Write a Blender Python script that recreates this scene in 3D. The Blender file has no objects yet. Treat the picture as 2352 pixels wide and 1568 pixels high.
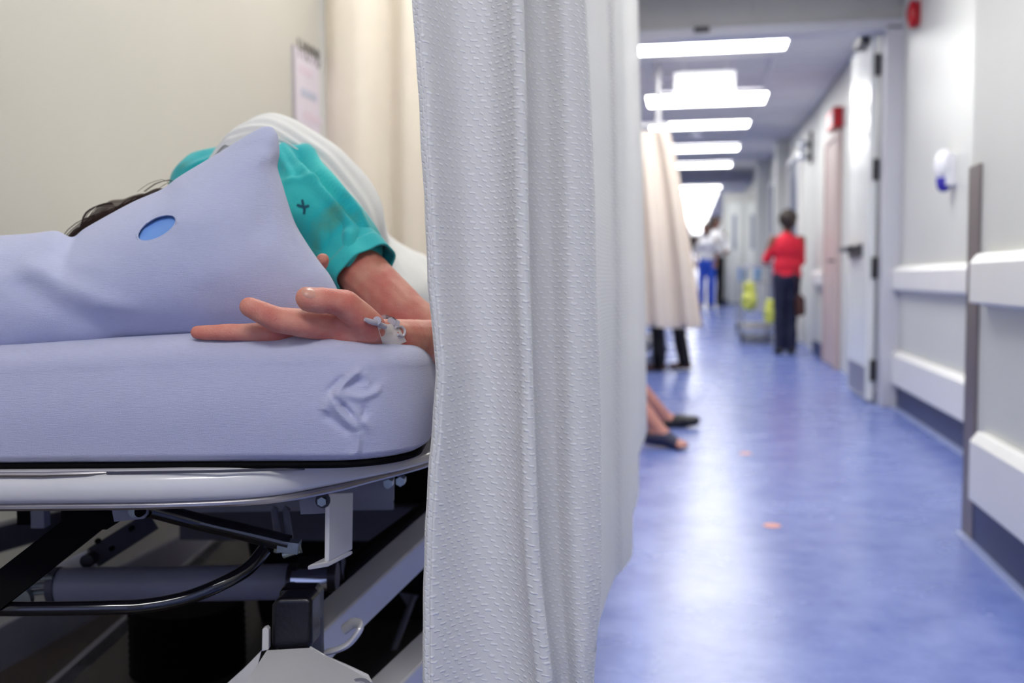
import bpy, bmesh, math, random
import numpy as np
from mathutils import Vector, Matrix, noise

random.seed(7)
np.random.seed(7)
PI = math.pi
SC = bpy.context.scene
COL = SC.collection

# ---------------------------------------------------------------- camera
FPX = 2352.0
CAM_H = 0.85
YAW = math.atan(424 / 2352)
PITCH = math.atan((784 - 640) / 2352)
ROLL = math.radians(0.35)
cam_data = bpy.data.cameras.new('camera')
cam = bpy.data.objects.new('camera', cam_data)
COL.objects.link(cam)
SC.camera = cam
cam_data.sensor_width = 36
cam_data.lens = 36 * FPX / 2352
cam_data.clip_start = 0.02
cam_data.clip_end = 400
CR = Matrix.Rotation(YAW, 3, 'Z') @ Matrix.Rotation(PI / 2 - PITCH, 3, 'X') @ Matrix.Rotation(-ROLL, 3, 'Z')
cam.matrix_world = Matrix.Translation((0, 0, CAM_H)) @ CR.to_4x4()
cam_data.dof.use_dof = True
cam_data.dof.focus_distance = 1.09
cam_data.dof.aperture_fstop = 3.9
cam_data.dof.aperture_blades = 0

# ---------------------------------------------------------------- view, world
vs = SC.view_settings
vs.view_transform = 'Standard'
vs.look = 'None'
vs.exposure = 0.0
vs.gamma = 1.0
vs.use_curve_mapping = False
cy = SC.cycles
cy.use_light_tree = False
cy.use_adaptive_sampling = True
cy.adaptive_threshold = 0.04
cy.adaptive_min_samples = 16
cy.max_bounces = 6
cy.diffuse_bounces = 4
cy.glossy_bounces = 3
cy.transmission_bounces = 4
cy.caustics_reflective = False
cy.caustics_refractive = False
world = bpy.data.worlds.new('world')
SC.world = world
world.use_nodes = True
bg = world.node_tree.nodes['Background']
bg.inputs[0].default_value = (0.50, 0.59, 1.0, 1)
bg.inputs[1].default_value = 1.08
BAY = 7.0         # the dimmer fixture inside the bay
PANEL = 18.5      # radiance of the ceiling light diffusers

CAMV = Vector((0, 0, CAM_H))
RH = Vector((math.cos(YAW), math.sin(YAW), 0))
FH = Vector((-math.sin(YAW), math.cos(YAW), 0))
UP = Vector((0, 0, 1))


def ray(px, py):
    return CR @ Vector(((px - 1176) / FPX, (784 - py) / FPX, -1))


def N(px, py, b):
    """point seen at a pixel of the photograph, b metres ahead of the lens (level distance)"""
    r = ray(px, py)
    return CAMV + r * (b / r.dot(FH))


def IX(px, py, x):
    r = ray(px, py)
    return CAMV + r * (x / r.x)


def IY(px, py, y):
    r = ray(px, py)
    return CAMV + r * (y / r.y)


def IZ(px, py, z):
    r = ray(px, py)
    return CAMV + r * ((z - CAM_H) / r.z)


CRI = CR.transposed()


def proj(p):
    q = CRI @ (Vector(p) - CAMV)
    return 1176 + FPX * q.x / -q.z, 784 - FPX * q.y / -q.z


def L(a, b, c):
    """level frame of the lens: a right, b ahead, c up from eye height"""
    return CAMV + RH * a + FH * b + UP * c


# ---------------------------------------------------------------- materials
def lin(c):
    return tuple(((v / 255) / 12.92 if v / 255 <= 0.04045 else ((v / 255 + 0.055) / 1.055) ** 2.4) for v in c)


def mat(name, rgb, rough=0.5, metal=0.0, var=0.0, vscale=8.0, bump=0.0, bscale=60.0, stretch=(1, 1, 1), coat=0.0,
        sheen=0.0, transl=0.0, spec=0.5, sss=0.0, rgb2=None):
    m = bpy.data.materials.new(name)
    m.use_nodes = True
    nt = m.node_tree
    p = nt.nodes['Principled BSDF']
    c = lin(rgb)
    p.inputs['Base Color'].default_value = (*c, 1)
    p.inputs['Roughness'].default_value = rough
    p.inputs['Metallic'].default_value = metal
    p.inputs['Specular IOR Level'].default_value = spec
    if coat:
        p.inputs['Coat Weight'].default_value = coat
        p.inputs['Coat Roughness'].default_value = 0.08
    if sheen:
        p.inputs['Sheen Weight'].default_value = sheen
    if sss:
        p.inputs['Subsurface Weight'].default_value = sss
        p.inputs['Subsurface Radius'].default_value = (0.01, 0.004, 0.002)
        p.inputs['Subsurface Scale'].default_value = 0.5
    tc = nt.nodes.new('ShaderNodeTexCoord')
    mp = nt.nodes.new('ShaderNodeMapping')
    mp.inputs['Scale'].default_value = stretch
    nt.links.new(tc.outputs['Object'], mp.inputs[0])
    if var:
        n = nt.nodes.new('ShaderNodeTexNoise')
        n.inputs['Scale'].default_value = vscale
        n.inputs['Detail'].default_value = 5
        r = nt.nodes.new('ShaderNodeMix')
        r.data_type = 'RGBA'
        c2 = lin(rgb2) if rgb2 else tuple(v * (1 - var) for v in c)
        r.inputs[6].default_value = (*c, 1)
        r.inputs[7].default_value = (*c2, 1)
        rr = nt.nodes.new('ShaderNodeMapRange')
        rr.inputs[1].default_value = 0.35
        rr.inputs[2].default_value = 0.65
        nt.links.new(mp.outputs[0], n.inputs['Vector'])
        nt.links.new(n.outputs[0], rr.inputs[0])
        nt.links.new(rr.outputs[0], r.inputs[0])
        nt.links.new(r.outputs[2], p.inputs['Base Color'])
    if bump:
        n = nt.nodes.new('ShaderNodeTexNoise')
        n.inputs['Scale'].default_value = bscale
        n.inputs['Detail'].default_value = 4
        b = nt.nodes.new('ShaderNodeBump')
        b.inputs['Strength'].default_value = bump
        b.inputs['Distance'].default_value = 0.004
        nt.links.new(mp.outputs[0], n.inputs['Vector'])
        nt.links.new(n.outputs[0], b.inputs['Height'])
        nt.links.new(b.outputs[0], p.inputs['Normal'])
    if transl:
        t = nt.nodes.new('ShaderNodeBsdfTranslucent')
        t.inputs[0].default_value = (*c, 1)
        mx = nt.nodes.new('ShaderNodeMixShader')
        mx.inputs[0].default_value = transl
        nt.links.new(p.outputs[0], mx.inputs[1])
        nt.links.new(t.outputs[0], mx.inputs[2])
        nt.links.new(mx.outputs[0], nt.nodes['Material Output'].inputs[0])
    return m


def emis(name, rgb, s):
    m = mat(name, (240, 240, 240), 0.4)
    p = m.node_tree.nodes['Principled BSDF']
    p.inputs['Emission Color'].default_value = (*lin(rgb), 1)
    p.inputs['Emission Strength'].default_value = s
    return m


M = {}
M['wall_beige'] = mat('wall_beige', (198, 195, 186), 0.55, bump=0.05, bscale=150, var=0.03, vscale=2)
M['wall_grey'] = mat('wall_grey', (210, 211, 208), 0.45, bump=0.04, bscale=120, var=0.03, vscale=2)
M['ceiling'] = mat('ceiling_tile', (214, 212, 216), 0.85, bump=0.2, bscale=150, var=0.05, vscale=40)
M['grid'] = mat('ceiling_grid', (226, 226, 230), 0.5, var=0.02)
M['white_trim'] = mat('white_rail', (234, 233, 232), 0.35, var=0.03, vscale=3)
M['frame_grey'] = mat('frame_grey', (206, 206, 214), 0.4, var=0.03)
M['header'] = mat('header_wall', (188, 188, 184), 0.5, var=0.04)
M['door_white'] = mat('door_white', (236, 238, 236), 0.25, var=0.02)
M['kick'] = mat('kick_plate', (140, 138, 152), 0.35, metal=0.5, var=0.1)
M['navy'] = mat('navy_base', (38, 54, 104), 0.45, var=0.15, vscale=5)
M['cove'] = mat('cove_line', (150, 162, 206), 0.3, var=0.05)
M['steel'] = mat('brushed_steel', (176, 170, 170), 0.33, metal=0.9, var=0.1, vscale=30, stretch=(1, 1, 0.05))
M['guard'] = mat('guard_steel', (138, 128, 130), 0.42, metal=0.75, var=0.12, vscale=20, stretch=(1, 1, 0.05))
M['chrome'] = mat('chrome', (205, 208, 215), 0.15, metal=1.0, var=0.05)
M['dark_metal'] = mat('dark_metal', (58, 56, 62), 0.4, metal=0.6, var=0.15)
M['red'] = mat('red_plastic', (178, 18, 34), 0.3, var=0.05)
M['pinkdoor'] = mat('door_pink', (196, 176, 172), 0.45, var=0.06, vscale=3)
M['white_enamel'] = mat('white_enamel', (212, 210, 212), 0.25, coat=0.4, var=0.04, vscale=12, bump=0.03, bscale=40)
M['grey_enamel'] = mat('grey_enamel', (132, 132, 146), 0.45, var=0.08, vscale=12)
M['dark_enamel'] = mat('dark_enamel', (66, 66, 78), 0.5, var=0.12, vscale=12)
M['black_gloss'] = mat('black_gloss', (14, 14, 20), 0.12, coat=0.6, var=0.1)
M['black'] = mat('black_rubber', (4, 4, 6), 0.8, var=0.2, spec=0.12)
M['black_plastic'] = mat('black_plastic', (12, 12, 20), 0.32, var=0.2, bump=0.1, bscale=200)
M['base'] = mat('base_moulding', (52, 46, 44), 0.5, var=0.15)
M['zinc'] = mat('zinc_bolt', (150, 158, 158), 0.3, metal=0.9, var=0.2, vscale=60)
M['peach'] = mat('peach_curtain', (254, 246, 232), 0.8, bump=0.15, bscale=300, transl=0.25, var=0.03)
M['cream'] = mat('cream_curtain', (240, 228, 216), 0.8, bump=0.15, bscale=300, transl=0.25, var=0.03)
M['skin'] = mat('skin', (214, 148, 126), 0.5, var=0.2, vscale=30, bump=0.25, bscale=500, sss=0.0, rgb2=(200, 108, 94))
M['skin_brown'] = mat('skin_brown', (120, 78, 66), 0.5, var=0.1, vscale=30)
M['nail'] = mat('nail', (206, 150, 132), 0.3, var=0.05)
M['hair'] = mat('dark_hair', (40, 28, 24), 0.5, var=0.3, vscale=60, stretch=(1, 1, 6))
M['hairbr'] = mat('brown_hair', (58, 42, 34), 0.45, var=0.3, vscale=60)
M['blanket'] = mat('white_blanket', (226, 226, 224), 0.85, bump=0.2, bscale=220, var=0.04, vscale=10, sheen=0.2)
M['blue_vinyl'] = mat('blue_vinyl', (124, 168, 236), 0.4, bump=0.2, bscale=60, var=0.1)
M['tape'] = mat('medical_tape', (232, 222, 216), 0.4, bump=0.2, bscale=200, var=0.05)
M['clear'] = mat('clear_plastic', (214, 208, 216), 0.12, spec=0.8, var=0.05, transl=0.35)
M['bluecap'] = mat('blue_cap', (120, 150, 215), 0.3, var=0.05)
M['redshirt'] = mat('red_knit', (206, 20, 52), 0.8, var=0.12, vscale=10)
M['navycloth'] = mat('navy_cloth', (22, 28, 58), 0.8, var=0.2, vscale=10)
M['blackcloth'] = mat('black_cloth', (20, 18, 24), 0.8, var=0.2, vscale=10)
M['greycloth'] = mat('grey_cloth', (120, 126, 150), 0.8, var=0.2, vscale=10)
M['whitecloth'] = mat('white_cloth', (222, 222, 228), 0.8, var=0.06, vscale=10)
M['scrub'] = mat('blue_scrubs', (52, 96, 214), 0.8, var=0.12, vscale=10)
M['shoe_brown'] = mat('brown_leather', (70, 34, 28), 0.4, var=0.1)
M['shoe_black'] = mat('black_flat', (22, 22, 30), 0.4, var=0.1)
M['shoe_navy'] = mat('navy_sandal', (40, 42, 74), 0.5, var=0.15)
M['skin_leg'] = mat('skin_leg', (196, 134, 120), 0.5, var=0.12, vscale=12)
M['paper'] = mat('paper', (222, 214, 226), 0.6, var=0.03)
M['ink'] = mat('ink', (110, 106, 104), 0.6, var=0.05)
M['inkblue'] = mat('ink_blue', (190, 194, 212), 0.6, var=0.05)
M['inkpink'] = mat('ink_pink', (222, 206, 220), 0.6, var=0.05)
M['orange'] = mat('orange_dot', (224, 140, 120), 0.4, var=0.05)
M['bagyellow'] = mat('yellow_bag', (206, 212, 96), 0.4, var=0.12, vscale=12, bump=0.3, bscale=20)
M['bluetub'] = mat('blue_tub', (140, 178, 222), 0.3, var=0.06)
M['glass'] = mat('pane_glass', (150, 158, 176), 0.06, spec=0.8, var=0.03)
M['darkblue'] = mat('door_slate', (96, 106, 136), 0.4, var=0.1)
M['sanblue'] = mat('sanitiser_blue', (52, 48, 168), 0.2, var=0.1)
M['shell'] = mat('white_plastic', (232, 232, 240), 0.25, var=0.02)
M['signwhite'] = emis('sign_white', (240, 240, 248), 0.30)  # weak glow added to the colour for an overexposed sign back
M['signred'] = emis('sign_red', (230, 50, 30), 0.8)
M['panel'] = emis('light_diffuser', (252, 252, 248), PANEL)
M['chair'] = mat('chair_vinyl', (40, 44, 60), 0.5, var=0.1)


def node_fabric(name, rgb, kind):
    """woven sheet: fine horizontal knit streaks as relief"""
    m = mat(name, rgb, 0.85, sheen=0.3)
    nt = m.node_tree
    p = nt.nodes['Principled BSDF']
    tc = nt.nodes.new('ShaderNodeTexCoord')
    mp = nt.nodes.new('ShaderNodeMapping')
    mp.inputs['Rotation'].default_value = (0, kind, 0)
    mp.inputs['Scale'].default_value = (22, 22, 260)
    n = nt.nodes.new('ShaderNodeTexNoise')
    n.inputs['Scale'].default_value = 5
    n.inputs['Detail'].default_value = 6
    n.inputs['Roughness'].default_value = 0.7
    b = nt.nodes.new('ShaderNodeBump')
    b.inputs['Strength'].default_value = 0.75
    b.inputs['Distance'].default_value = 0.002
    nt.links.new(tc.outputs['Object'], mp.inputs[0])
    nt.links.new(mp.outputs[0], n.inputs['Vector'])
    n2 = nt.nodes.new('ShaderNodeTexNoise')
    n2.inputs['Scale'].default_value = 900
    nt.links.new(tc.outputs['Object'], n2.inputs['Vector'])
    ad = nt.nodes.new('ShaderNodeMath')
    ad.operation = 'MULTIPLY_ADD'
    ad.inputs[1].default_value = 0.35
    nt.links.new(n2.outputs[0], ad.inputs[0])
    nt.links.new(n.outputs[0], ad.inputs[2])
    nt.links.new(ad.outputs[0], b.inputs['Height'])
    nt.links.new(b.outputs[0], p.inputs['Normal'])
    r = nt.nodes.new('ShaderNodeMix')
    r.data_type = 'RGBA'
    c = lin(rgb)
    r.inputs[6].default_value = (*[v * 0.80 for v in c], 1)
    r.inputs[7].default_value = (*[min(1, v * 1.06) for v in c], 1)
    nt.links.new(n.outputs[0], r.inputs[0])
    nt.links.new(r.outputs[2], p.inputs['Base Color'])
    return m


M['sheet'] = node_fabric('lavender_sheet', (206, 208, 238), 0.05)
M['pillow'] = node_fabric('pillow_case', (202, 207, 240), 0.25)


def curtain_mat():
    """white cubicle cloth with rows of small raised woven dashes, laid out in metres of cloth (UV)"""
    m = bpy.data.materials.new('dash_woven_curtain')
    m.use_nodes = True
    nt = m.node_tree
    p = nt.nodes['Principled BSDF']
    p.inputs['Roughness'].default_value = 0.6
    p.inputs['Sheen Weight'].default_value = 0.2

    def math_(op, a, b=None, c=None):
        n = nt.nodes.new('ShaderNodeMath')
        n.operation = op
        for i, v in enumerate((a, b, c)):
            if v is None:
                continue
            if isinstance(v, (int, float)):
                n.inputs[i].default_value = v
            else:
                nt.links.new(v, n.inputs[i])
        return n.outputs[0]
    uv = nt.nodes.new('ShaderNodeUVMap')
    sp = nt.nodes.new('ShaderNodeSeparateXYZ')
    nt.links.new(uv.outputs[0], sp.inputs[0])
    wob = nt.nodes.new('ShaderNodeTexNoise')
    wob.inputs['Scale'].default_value = 90
    nt.links.new(uv.outputs[0], wob.inputs['Vector'])
    w0 = math_('SUBTRACT', wob.outputs[0], 0.5)
    u = math_('MULTIPLY', sp.outputs[0], 1 / 0.0112)
    v = math_('MULTIPLY', sp.outputs[1], 1 / 0.0062)
    v = math_('ADD', v, math_('MULTIPLY', w0, 0.5))
    row = math_('FLOOR', v)
    u2 = math_('ADD', u, math_('MULTIPLY', row, 0.37))
    u2 = math_('ADD', u2, math_('MULTIPLY', w0, 0.8))
    fu = math_('ABSOLUTE', math_('SUBTRACT', math_('FRACT', u2), 0.5))
    fs = math_('SUBTRACT', math_('FRACT', u2), 0.5)
    fv = math_('SUBTRACT', math_('FRACT', v), 0.5)
    fv = math_('ABSOLUTE', math_('ADD', fv, math_('MULTIPLY', fs, 0.45)))
    du = nt.nodes.new('ShaderNodeMapRange')
    du.interpolation_type = 'SMOOTHSTEP'
    nt.links.new(fu, du.inputs[0])
    du.inputs[1].default_value = 0.31
    du.inputs[2].default_value = 0.17
    dv = nt.nodes.new('ShaderNodeMapRange')
    dv.interpolation_type = 'SMOOTHSTEP'
    nt.links.new(fv, dv.inputs[0])
    dv.inputs[1].default_value = 0.26
    dv.inputs[2].default_value = 0.06
    dash = math_('MULTIPLY', du.outputs[0], dv.outputs[0])
    fine = nt.nodes.new('ShaderNodeTexNoise')
    fine.inputs['Scale'].default_value = 1200
    nt.links.new(uv.outputs[0], fine.inputs['Vector'])
    h = math_('MULTIPLY_ADD', fine.outputs[0], 0.25, dash)
    b = nt.nodes.new('ShaderNodeBump')
    b.inputs['Strength'].default_value = 0.6
    b.inputs['Distance'].default_value = 0.0011
    nt.links.new(h, b.inputs['Height'])
    nt.links.new(b.outputs[0], p.inputs['Normal'])
    mx = nt.nodes.new('ShaderNodeMix')
    mx.data_type = 'RGBA'
    mx.inputs[6].default_value = (*lin((232, 231, 229)), 1)
    mx.inputs[7].default_value = (*lin((250, 250, 250)), 1)
    nt.links.new(dash, mx.inputs[0])
    nt.links.new(mx.outputs[2], p.inputs['Base Color'])
    rr = nt.nodes.new('ShaderNodeMapRange')
    nt.links.new(dash, rr.inputs[0])
    rr.inputs[3].default_value = 0.75
    rr.inputs[4].default_value = 0.35
    nt.links.new(rr.outputs[0], p.inputs['Roughness'])
    t = nt.nodes.new('ShaderNodeBsdfTranslucent')
    t.inputs[0].default_value = (*lin((236, 232, 226)), 1)
    ms = nt.nodes.new('ShaderNodeMixShader')
    ms.inputs[0].default_value = 0.20
    nt.links.new(p.outputs[0], ms.inputs[1])
    nt.links.new(t.outputs[0], ms.inputs[2])
    nt.links.new(ms.outputs[0], nt.nodes['Material Output'].inputs[0])
    return m


M['dash'] = curtain_mat()


def floor_mat():
    m = bpy.data.materials.new('blue_vinyl_floor')
    m.use_nodes = True
    nt = m.node_tree
    p = nt.nodes['Principled BSDF']
    tc = nt.nodes.new('ShaderNodeTexCoord')
    n = nt.nodes.new('ShaderNodeTexNoise')
    n.inputs['Scale'].default_value = 5
    n.inputs['Detail'].default_value = 9
    n.inputs['Roughness'].default_value = 0.65
    nt.links.new(tc.outputs['Object'], n.inputs['Vector'])
    cr = nt.nodes.new('ShaderNodeValToRGB')
    cr.color_ramp.elements[0].position = 0.3
    cr.color_ramp.elements[0].color = (*lin((92, 110, 180)), 1)
    cr.color_ramp.elements[1].position = 0.72
    cr.color_ramp.elements[1].color = (*lin((128, 144, 206)), 1)
    nt.links.new(n.outputs[0], cr.inputs[0])
    nt.links.new(cr.outputs[0], p.inputs['Base Color'])
    n2 = nt.nodes.new('ShaderNodeTexNoise')
    n2.inputs['Scale'].default_value = 3
    n2.inputs['Detail'].default_value = 4
    nt.links.new(tc.outputs['Object'], n2.inputs['Vector'])
    mr = nt.nodes.new('ShaderNodeMapRange')
    mr.inputs[3].default_value = 0.19
    mr.inputs[4].default_value = 0.33
    nt.links.new(n2.outputs[0], mr.inputs[0])
    nt.links.new(mr.outputs[0], p.inputs['Roughness'])
    n3 = nt.nodes.new('ShaderNodeTexNoise')
    n3.inputs['Scale'].default_value = 4
    nt.links.new(tc.outputs['Object'], n3.inputs['Vector'])
    b = nt.nodes.new('ShaderNodeBump')
    b.inputs['Strength'].default_value = 0.12
    b.inputs['Distance'].default_value = 0.01
    nt.links.new(n3.outputs[0], b.inputs['Height'])
    nt.links.new(b.outputs[0], p.inputs['Normal'])
    p.inputs['Specular IOR Level'].default_value = 0.42
    return m


M['floor'] = floor_mat()

# ---------------------------------------------------------------- mesh helpers
ORG = {}


class G:
    def __init__(s):
        s.v = []
        s.f = []

    def add(s, v, f):
        n = len(s.v)
        s.v += [Vector(p) for p in v]
        s.f += [tuple(i + n for i in q) for q in f]
        return s

    def box(s, a, b):
        x0, y0, z0 = a
        x1, y1, z1 = b
        v = [(x0, y0, z0), (x1, y0, z0), (x1, y1, z0), (x0, y1, z0), (x0, y0, z1), (x1, y0, z1), (x1, y1, z1), (x0, y1, z1)]
        return s.add(v, [(3, 2, 1, 0), (4, 5, 6, 7), (0, 1, 5, 4), (1, 2, 6, 5), (2, 3, 7, 6), (3, 0, 4, 7)])

    def bar(s, p, q, w, h, up=UP):
        """square bar from p to q: w sideways, h along up"""
        p, q = Vector(p), Vector(q)
        d = (q - p).normalized()
        sd = d.cross(Vector(up)).normalized()
        u = sd.cross(d).normalized()
        v = []
        for c in (p, q):
            for a, b in ((-1, -1), (1, -1), (1, 1), (-1, 1)):
                v.append(c + sd * (a * w / 2) + u * (b * h / 2))
        return s.add(v, [(3, 2, 1, 0), (4, 5, 6, 7), (0, 1, 5, 4), (1, 2, 6, 5), (2, 3, 7, 6), (3, 0, 4, 7)])

    def prism(s, poly, ext):
        ext = Vector(ext)
        n = len(poly)
        v = [Vector(p) for p in poly] + [Vector(p) + ext for p in poly]
        f = [tuple(range(n))[::-1], tuple(range(n, 2 * n))] + [(i, (i + 1) % n, n + (i + 1) % n, n + i) for i in range(n)]
        return s.add(v, f)

    def rings(s, R, closed=False, cap=True):
        n = len(R[0])
        v = [p for r in R for p in r]
        f = []
        m = len(R)
        for i in range(m if closed else m - 1):
            a, b = i * n, ((i + 1) % m) * n
            for j in range(n):
                k = (j + 1) % n
                f.append((a + j, a + k, b + k, b + j))
        if cap and not closed:
            f.append(tuple(range(n))[::-1])
            f.append(tuple(range((m - 1) * n, m * n)))
        return s.add(v, f)

    def tube(s, path, r, n=14, cap=True, closed=False, sx=1.0, upv=None):
        P = [Vector(p) for p in path]
        R = []
        prev = None
        m = len(P)
        for i, p in enumerate(P):
            if closed:
                t = (P[(i + 1) % m] - P[i - 1]).normalized()
            else:
                t = (P[min(i + 1, m - 1)] - P[max(i - 1, 0)]).normalized()
            if prev is None:
                a = Vector(upv) if upv else (UP if abs(t.z) < 0.9 else Vector((1, 0, 0)))
                u = (a - t * a.dot(t)).normalized()
            else:
                u = (prev - t * prev.dot(t)).normalized()
            prev = u
            w = t.cross(u)
            rr = r[i] if isinstance(r, (list, tuple)) else r
            R.append([p + u * (math.cos(2 * PI * k / n) * rr) + w * (math.sin(2 * PI * k / n) * rr * sx) for k in range(n)])
        return s.rings(R, closed, cap)

    def cyl(s, p, q, r, n=20, r2=None):
        return s.tube([p, q], [r, r if r2 is None else r2], n)

    def cap(s, p, r0, q, r1, n=14, k=5):
        """tapered capsule"""
        p, q = Vector(p), Vector(q)
        d = q - p
        if d.length < 1e-6:
            d = Vector((0, 0, 1e-5))
        t = d.normalized()
        a = UP if abs(t.z) < 0.9 else Vector((1, 0, 0))
        u = (a - t * a.dot(t)).normalized()
        w = t.cross(u)
        R = []
        for i in range(k + 1):
            th = PI / 2 * (i + 0.12) / (k + 0.12)
            R.append((p - t * (math.cos(th) * r0), math.sin(th) * r0))
        for i in range(k + 1):
            th = PI / 2 * (i + 0.12) / (k + 0.12)
            R.append((q + t * (math.sin(PI / 2 - (PI / 2 - th)) * 0 + math.cos(PI / 2 - (PI / 2) * (i) / (k + 0.12)) * r1),
                      math.sin(PI / 2 - (PI / 2) * (i) / (k + 0.12)) * r1))
        RR = [[c + u * (math.cos(2 * PI * j / n) * r) + w * (math.sin(2 * PI * j / n) * r) for j in range(n)] for c, r in R]
        return s.rings(RR)

    def ell(s, c, r, rot=None, n=20, k=12):
        c = Vector(c)
        R = []
        for i in range(1, k):
            th = PI * i / k
            ring = []
            for j in range(n):
                ph = 2 * PI * j / n
                v = Vector((r[0] * math.sin(th) * math.cos(ph), r[1] * math.sin(th) * math.sin(ph), -r[2] * math.cos(th)))
                if rot is not None:
                    v = rot @ v
                ring.append(c + v)
            R.append(ring)
        return s.rings(R)

    def lathe(s, c, prof, n=24, axis=UP):
        c = Vector(c)
        t = Vector(axis).normalized()
        a = UP if abs(t.z) < 0.9 else Vector((1, 0, 0))
        u = (a - t * a.dot(t)).normalized()
        w = t.cross(u)
        R = [[c + t * h + u * (math.cos(2 * PI * j / n) * r) + w * (math.sin(2 * PI * j / n) * r) for j in range(n)] for r, h in prof]
        return s.rings(R)

    def grid(s, P):
        """P[i][j] points"""
        n = len(P[0])
        v = [p for r in P for p in r]
        f = [(i * n + j, i * n + j + 1, (i + 1) * n + j + 1, (i + 1) * n + j) for i in range(len(P) - 1) for j in range(n - 1)]
        return s.add(v, f)


def link(name, me, m, parent, org):
    o = bpy.data.objects.new(name, me)
    COL.objects.link(o)
    if parent is not None:
        org = ORG[parent.name]
        o.parent = parent
    else:
        o.location = org
    me.transform(Matrix.Translation(-org))
    ORG[o.name] = org
    if m is not None and not me.materials:
        me.materials.append(m)
    return o


def obj(name, g, m, parent=None, org=None, smooth=35, bevel=0.0, seg=2, fixn=True):
    me = bpy.data.meshes.new(name)
    me.from_pydata(g.v, [], g.f)
    if fixn:
        bm = bmesh.new()
        bm.from_mesh(me)
        bmesh.ops.recalc_face_normals(bm, faces=bm.faces)
        bm.to_mesh(me)
        bm.free()
    if parent is None and org is None:
        xs = [p.x for p in g.v]
        ys = [p.y for p in g.v]
        zs = [p.z for p in g.v]
        org = Vector(((min(xs) + max(xs)) / 2, (min(ys) + max(ys)) / 2, min(zs)))
    me.shade_smooth()
    if smooth < 180:
        me.set_sharp_from_angle(angle=math.radians(smooth))
    o = link(name, me, m, parent, Vector(org) if org is not None else None)
    if bevel:
        b = o.modifiers.new('bevel', 'BEVEL')
        b.width = bevel
        b.segments = seg
        b.limit_method = 'ANGLE'
        b.angle_limit = math.radians(40)
        b.harden_normals = True
    return o


def blob(name, g, vox, it, m, parent=None, org=None, disp=None):
    """closed overlapping shapes fused into one continuous smooth skin"""
    me = bpy.data.meshes.new('tmp')
    me.from_pydata(g.v, [], g.f)
    bm = bmesh.new()
    bm.from_mesh(me)
    bmesh.ops.recalc_face_normals(bm, faces=bm.faces)
    bm.to_mesh(me)
    bm.free()
    t = bpy.data.objects.new('tmp', me)
    COL.objects.link(t)
    r = t.modifiers.new('r', 'REMESH')
    r.mode = 'VOXEL'
    r.voxel_size = vox
    sm = t.modifiers.new('s', 'SMOOTH')
    sm.factor = 0.5
    sm.iterations = it
    dg = bpy.context.evaluated_depsgraph_get()
    out = bpy.data.meshes.new_from_object(t.evaluated_get(dg))
    bpy.data.objects.remove(t)
    bpy.data.meshes.remove(me)
    out.name = name
    out.materials.clear()
    if disp:
        ns = [v.normal.copy() for v in out.vertices]
        for v, n in zip(out.vertices, ns):
            v.co += n * disp(v.co, n)
    out.shade_smooth()
    if parent is None and org is None:
        xs = [v.co for v in out.vertices]
        org = Vector((sum(p.x for p in xs) / len(xs), sum(p.y for p in xs) / len(xs), min(p.z for p in xs)))
    return link(name, out, m, parent, Vector(org) if org is not None else None)


def empty(name, loc):
    o = bpy.data.objects.new(name, None)
    COL.objects.link(o)
    o.empty_display_size = 0.05
    o.location = loc
    ORG[o.name] = Vector(loc)
    return o


def tag(o, label=None, cat=None, group=None, kind=None):
    if label:
        o['label'] = label
    if cat:
        o['category'] = cat
    if group:
        o['group'] = group
    if kind:
        o['kind'] = kind
    return o


def struct(name, g, m, label=None, cat=None, parent=None, **k):
    o = obj(name, g, m, parent, org=None if parent else Vector((0, 0, 0)), **k)
    if parent is None:
        o['kind'] = 'structure'
        if label:
            o['label'] = label
        if cat:
            o['category'] = cat
    return o


def dup(o, parent=None, loc=None):
    c = o.copy()
    COL.objects.link(c)
    ORG[c.name] = ORG.get(o.name, Vector())
    if parent:
        c.parent = parent
    if loc is not None:
        c.location = loc
    for ch in [x for x in o.children]:
        dup(ch, c)
    return c


def spline(pts, n):
    """Catmull-Rom through points, resampled"""
    P = [Vector(p) for p in pts]
    P = [P[0] * 2 - P[1]] + P + [P[-1] * 2 - P[-2]]
    out = []
    m = len(P) - 3
    for i in range(n):
        t = i / (n - 1) * m
        k = min(int(t), m - 1)
        t -= k
        a, b, c, d = P[k:k + 4]
        out.append(0.5 * ((2 * b) + (c - a) * t + (2 * a - 5 * b + 4 * c - d) * t * t + (3 * b - a - 3 * c + d) * t ** 3))
    return out


def interp(x, xs, ys):
    return float(np.interp(x, xs, ys))


# ================================================================ STRUCTURE
RY = 11.6          # the corridor floor starts to climb here
SL = 0.032
FAR = 190.0


def fz(y):
    return max(0.0, (y - RY) * SL)


XR, XN, XL = 1.293, 0.882, -1.50
YN = 3.575
CZ = 2.70


def yz(pts, x0, x1):
    return G().prism([(x0, y, z) for y, z in pts], (x1 - x0, 0, 0))


floor = struct('floor', yz([(-3.2, -0.1), (-3.2, 0), (RY, 0), (FAR, fz(FAR)), (FAR, fz(FAR) - 0.1), (RY, -0.1)], XL - 0.1, 1.5), M['floor'],
               'glossy blue mottled vinyl corridor floor', 'floor', smooth=10)
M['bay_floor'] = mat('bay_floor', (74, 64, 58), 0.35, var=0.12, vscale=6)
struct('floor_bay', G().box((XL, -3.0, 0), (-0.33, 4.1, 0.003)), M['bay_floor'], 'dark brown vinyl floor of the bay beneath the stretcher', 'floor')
ceil = struct('ceiling', yz([(-3.2, CZ + 0.02), (-3.2, CZ + 0.1), (RY, CZ + 0.1), (FAR, CZ + fz(FAR) + 0.1), (FAR, CZ + fz(FAR) + 0.02), (RY, CZ + 0.02)],
                            XL - 0.1, 1.5), M['ceiling'], 'pale grey tiled corridor ceiling', 'ceiling', smooth=10)
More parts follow.
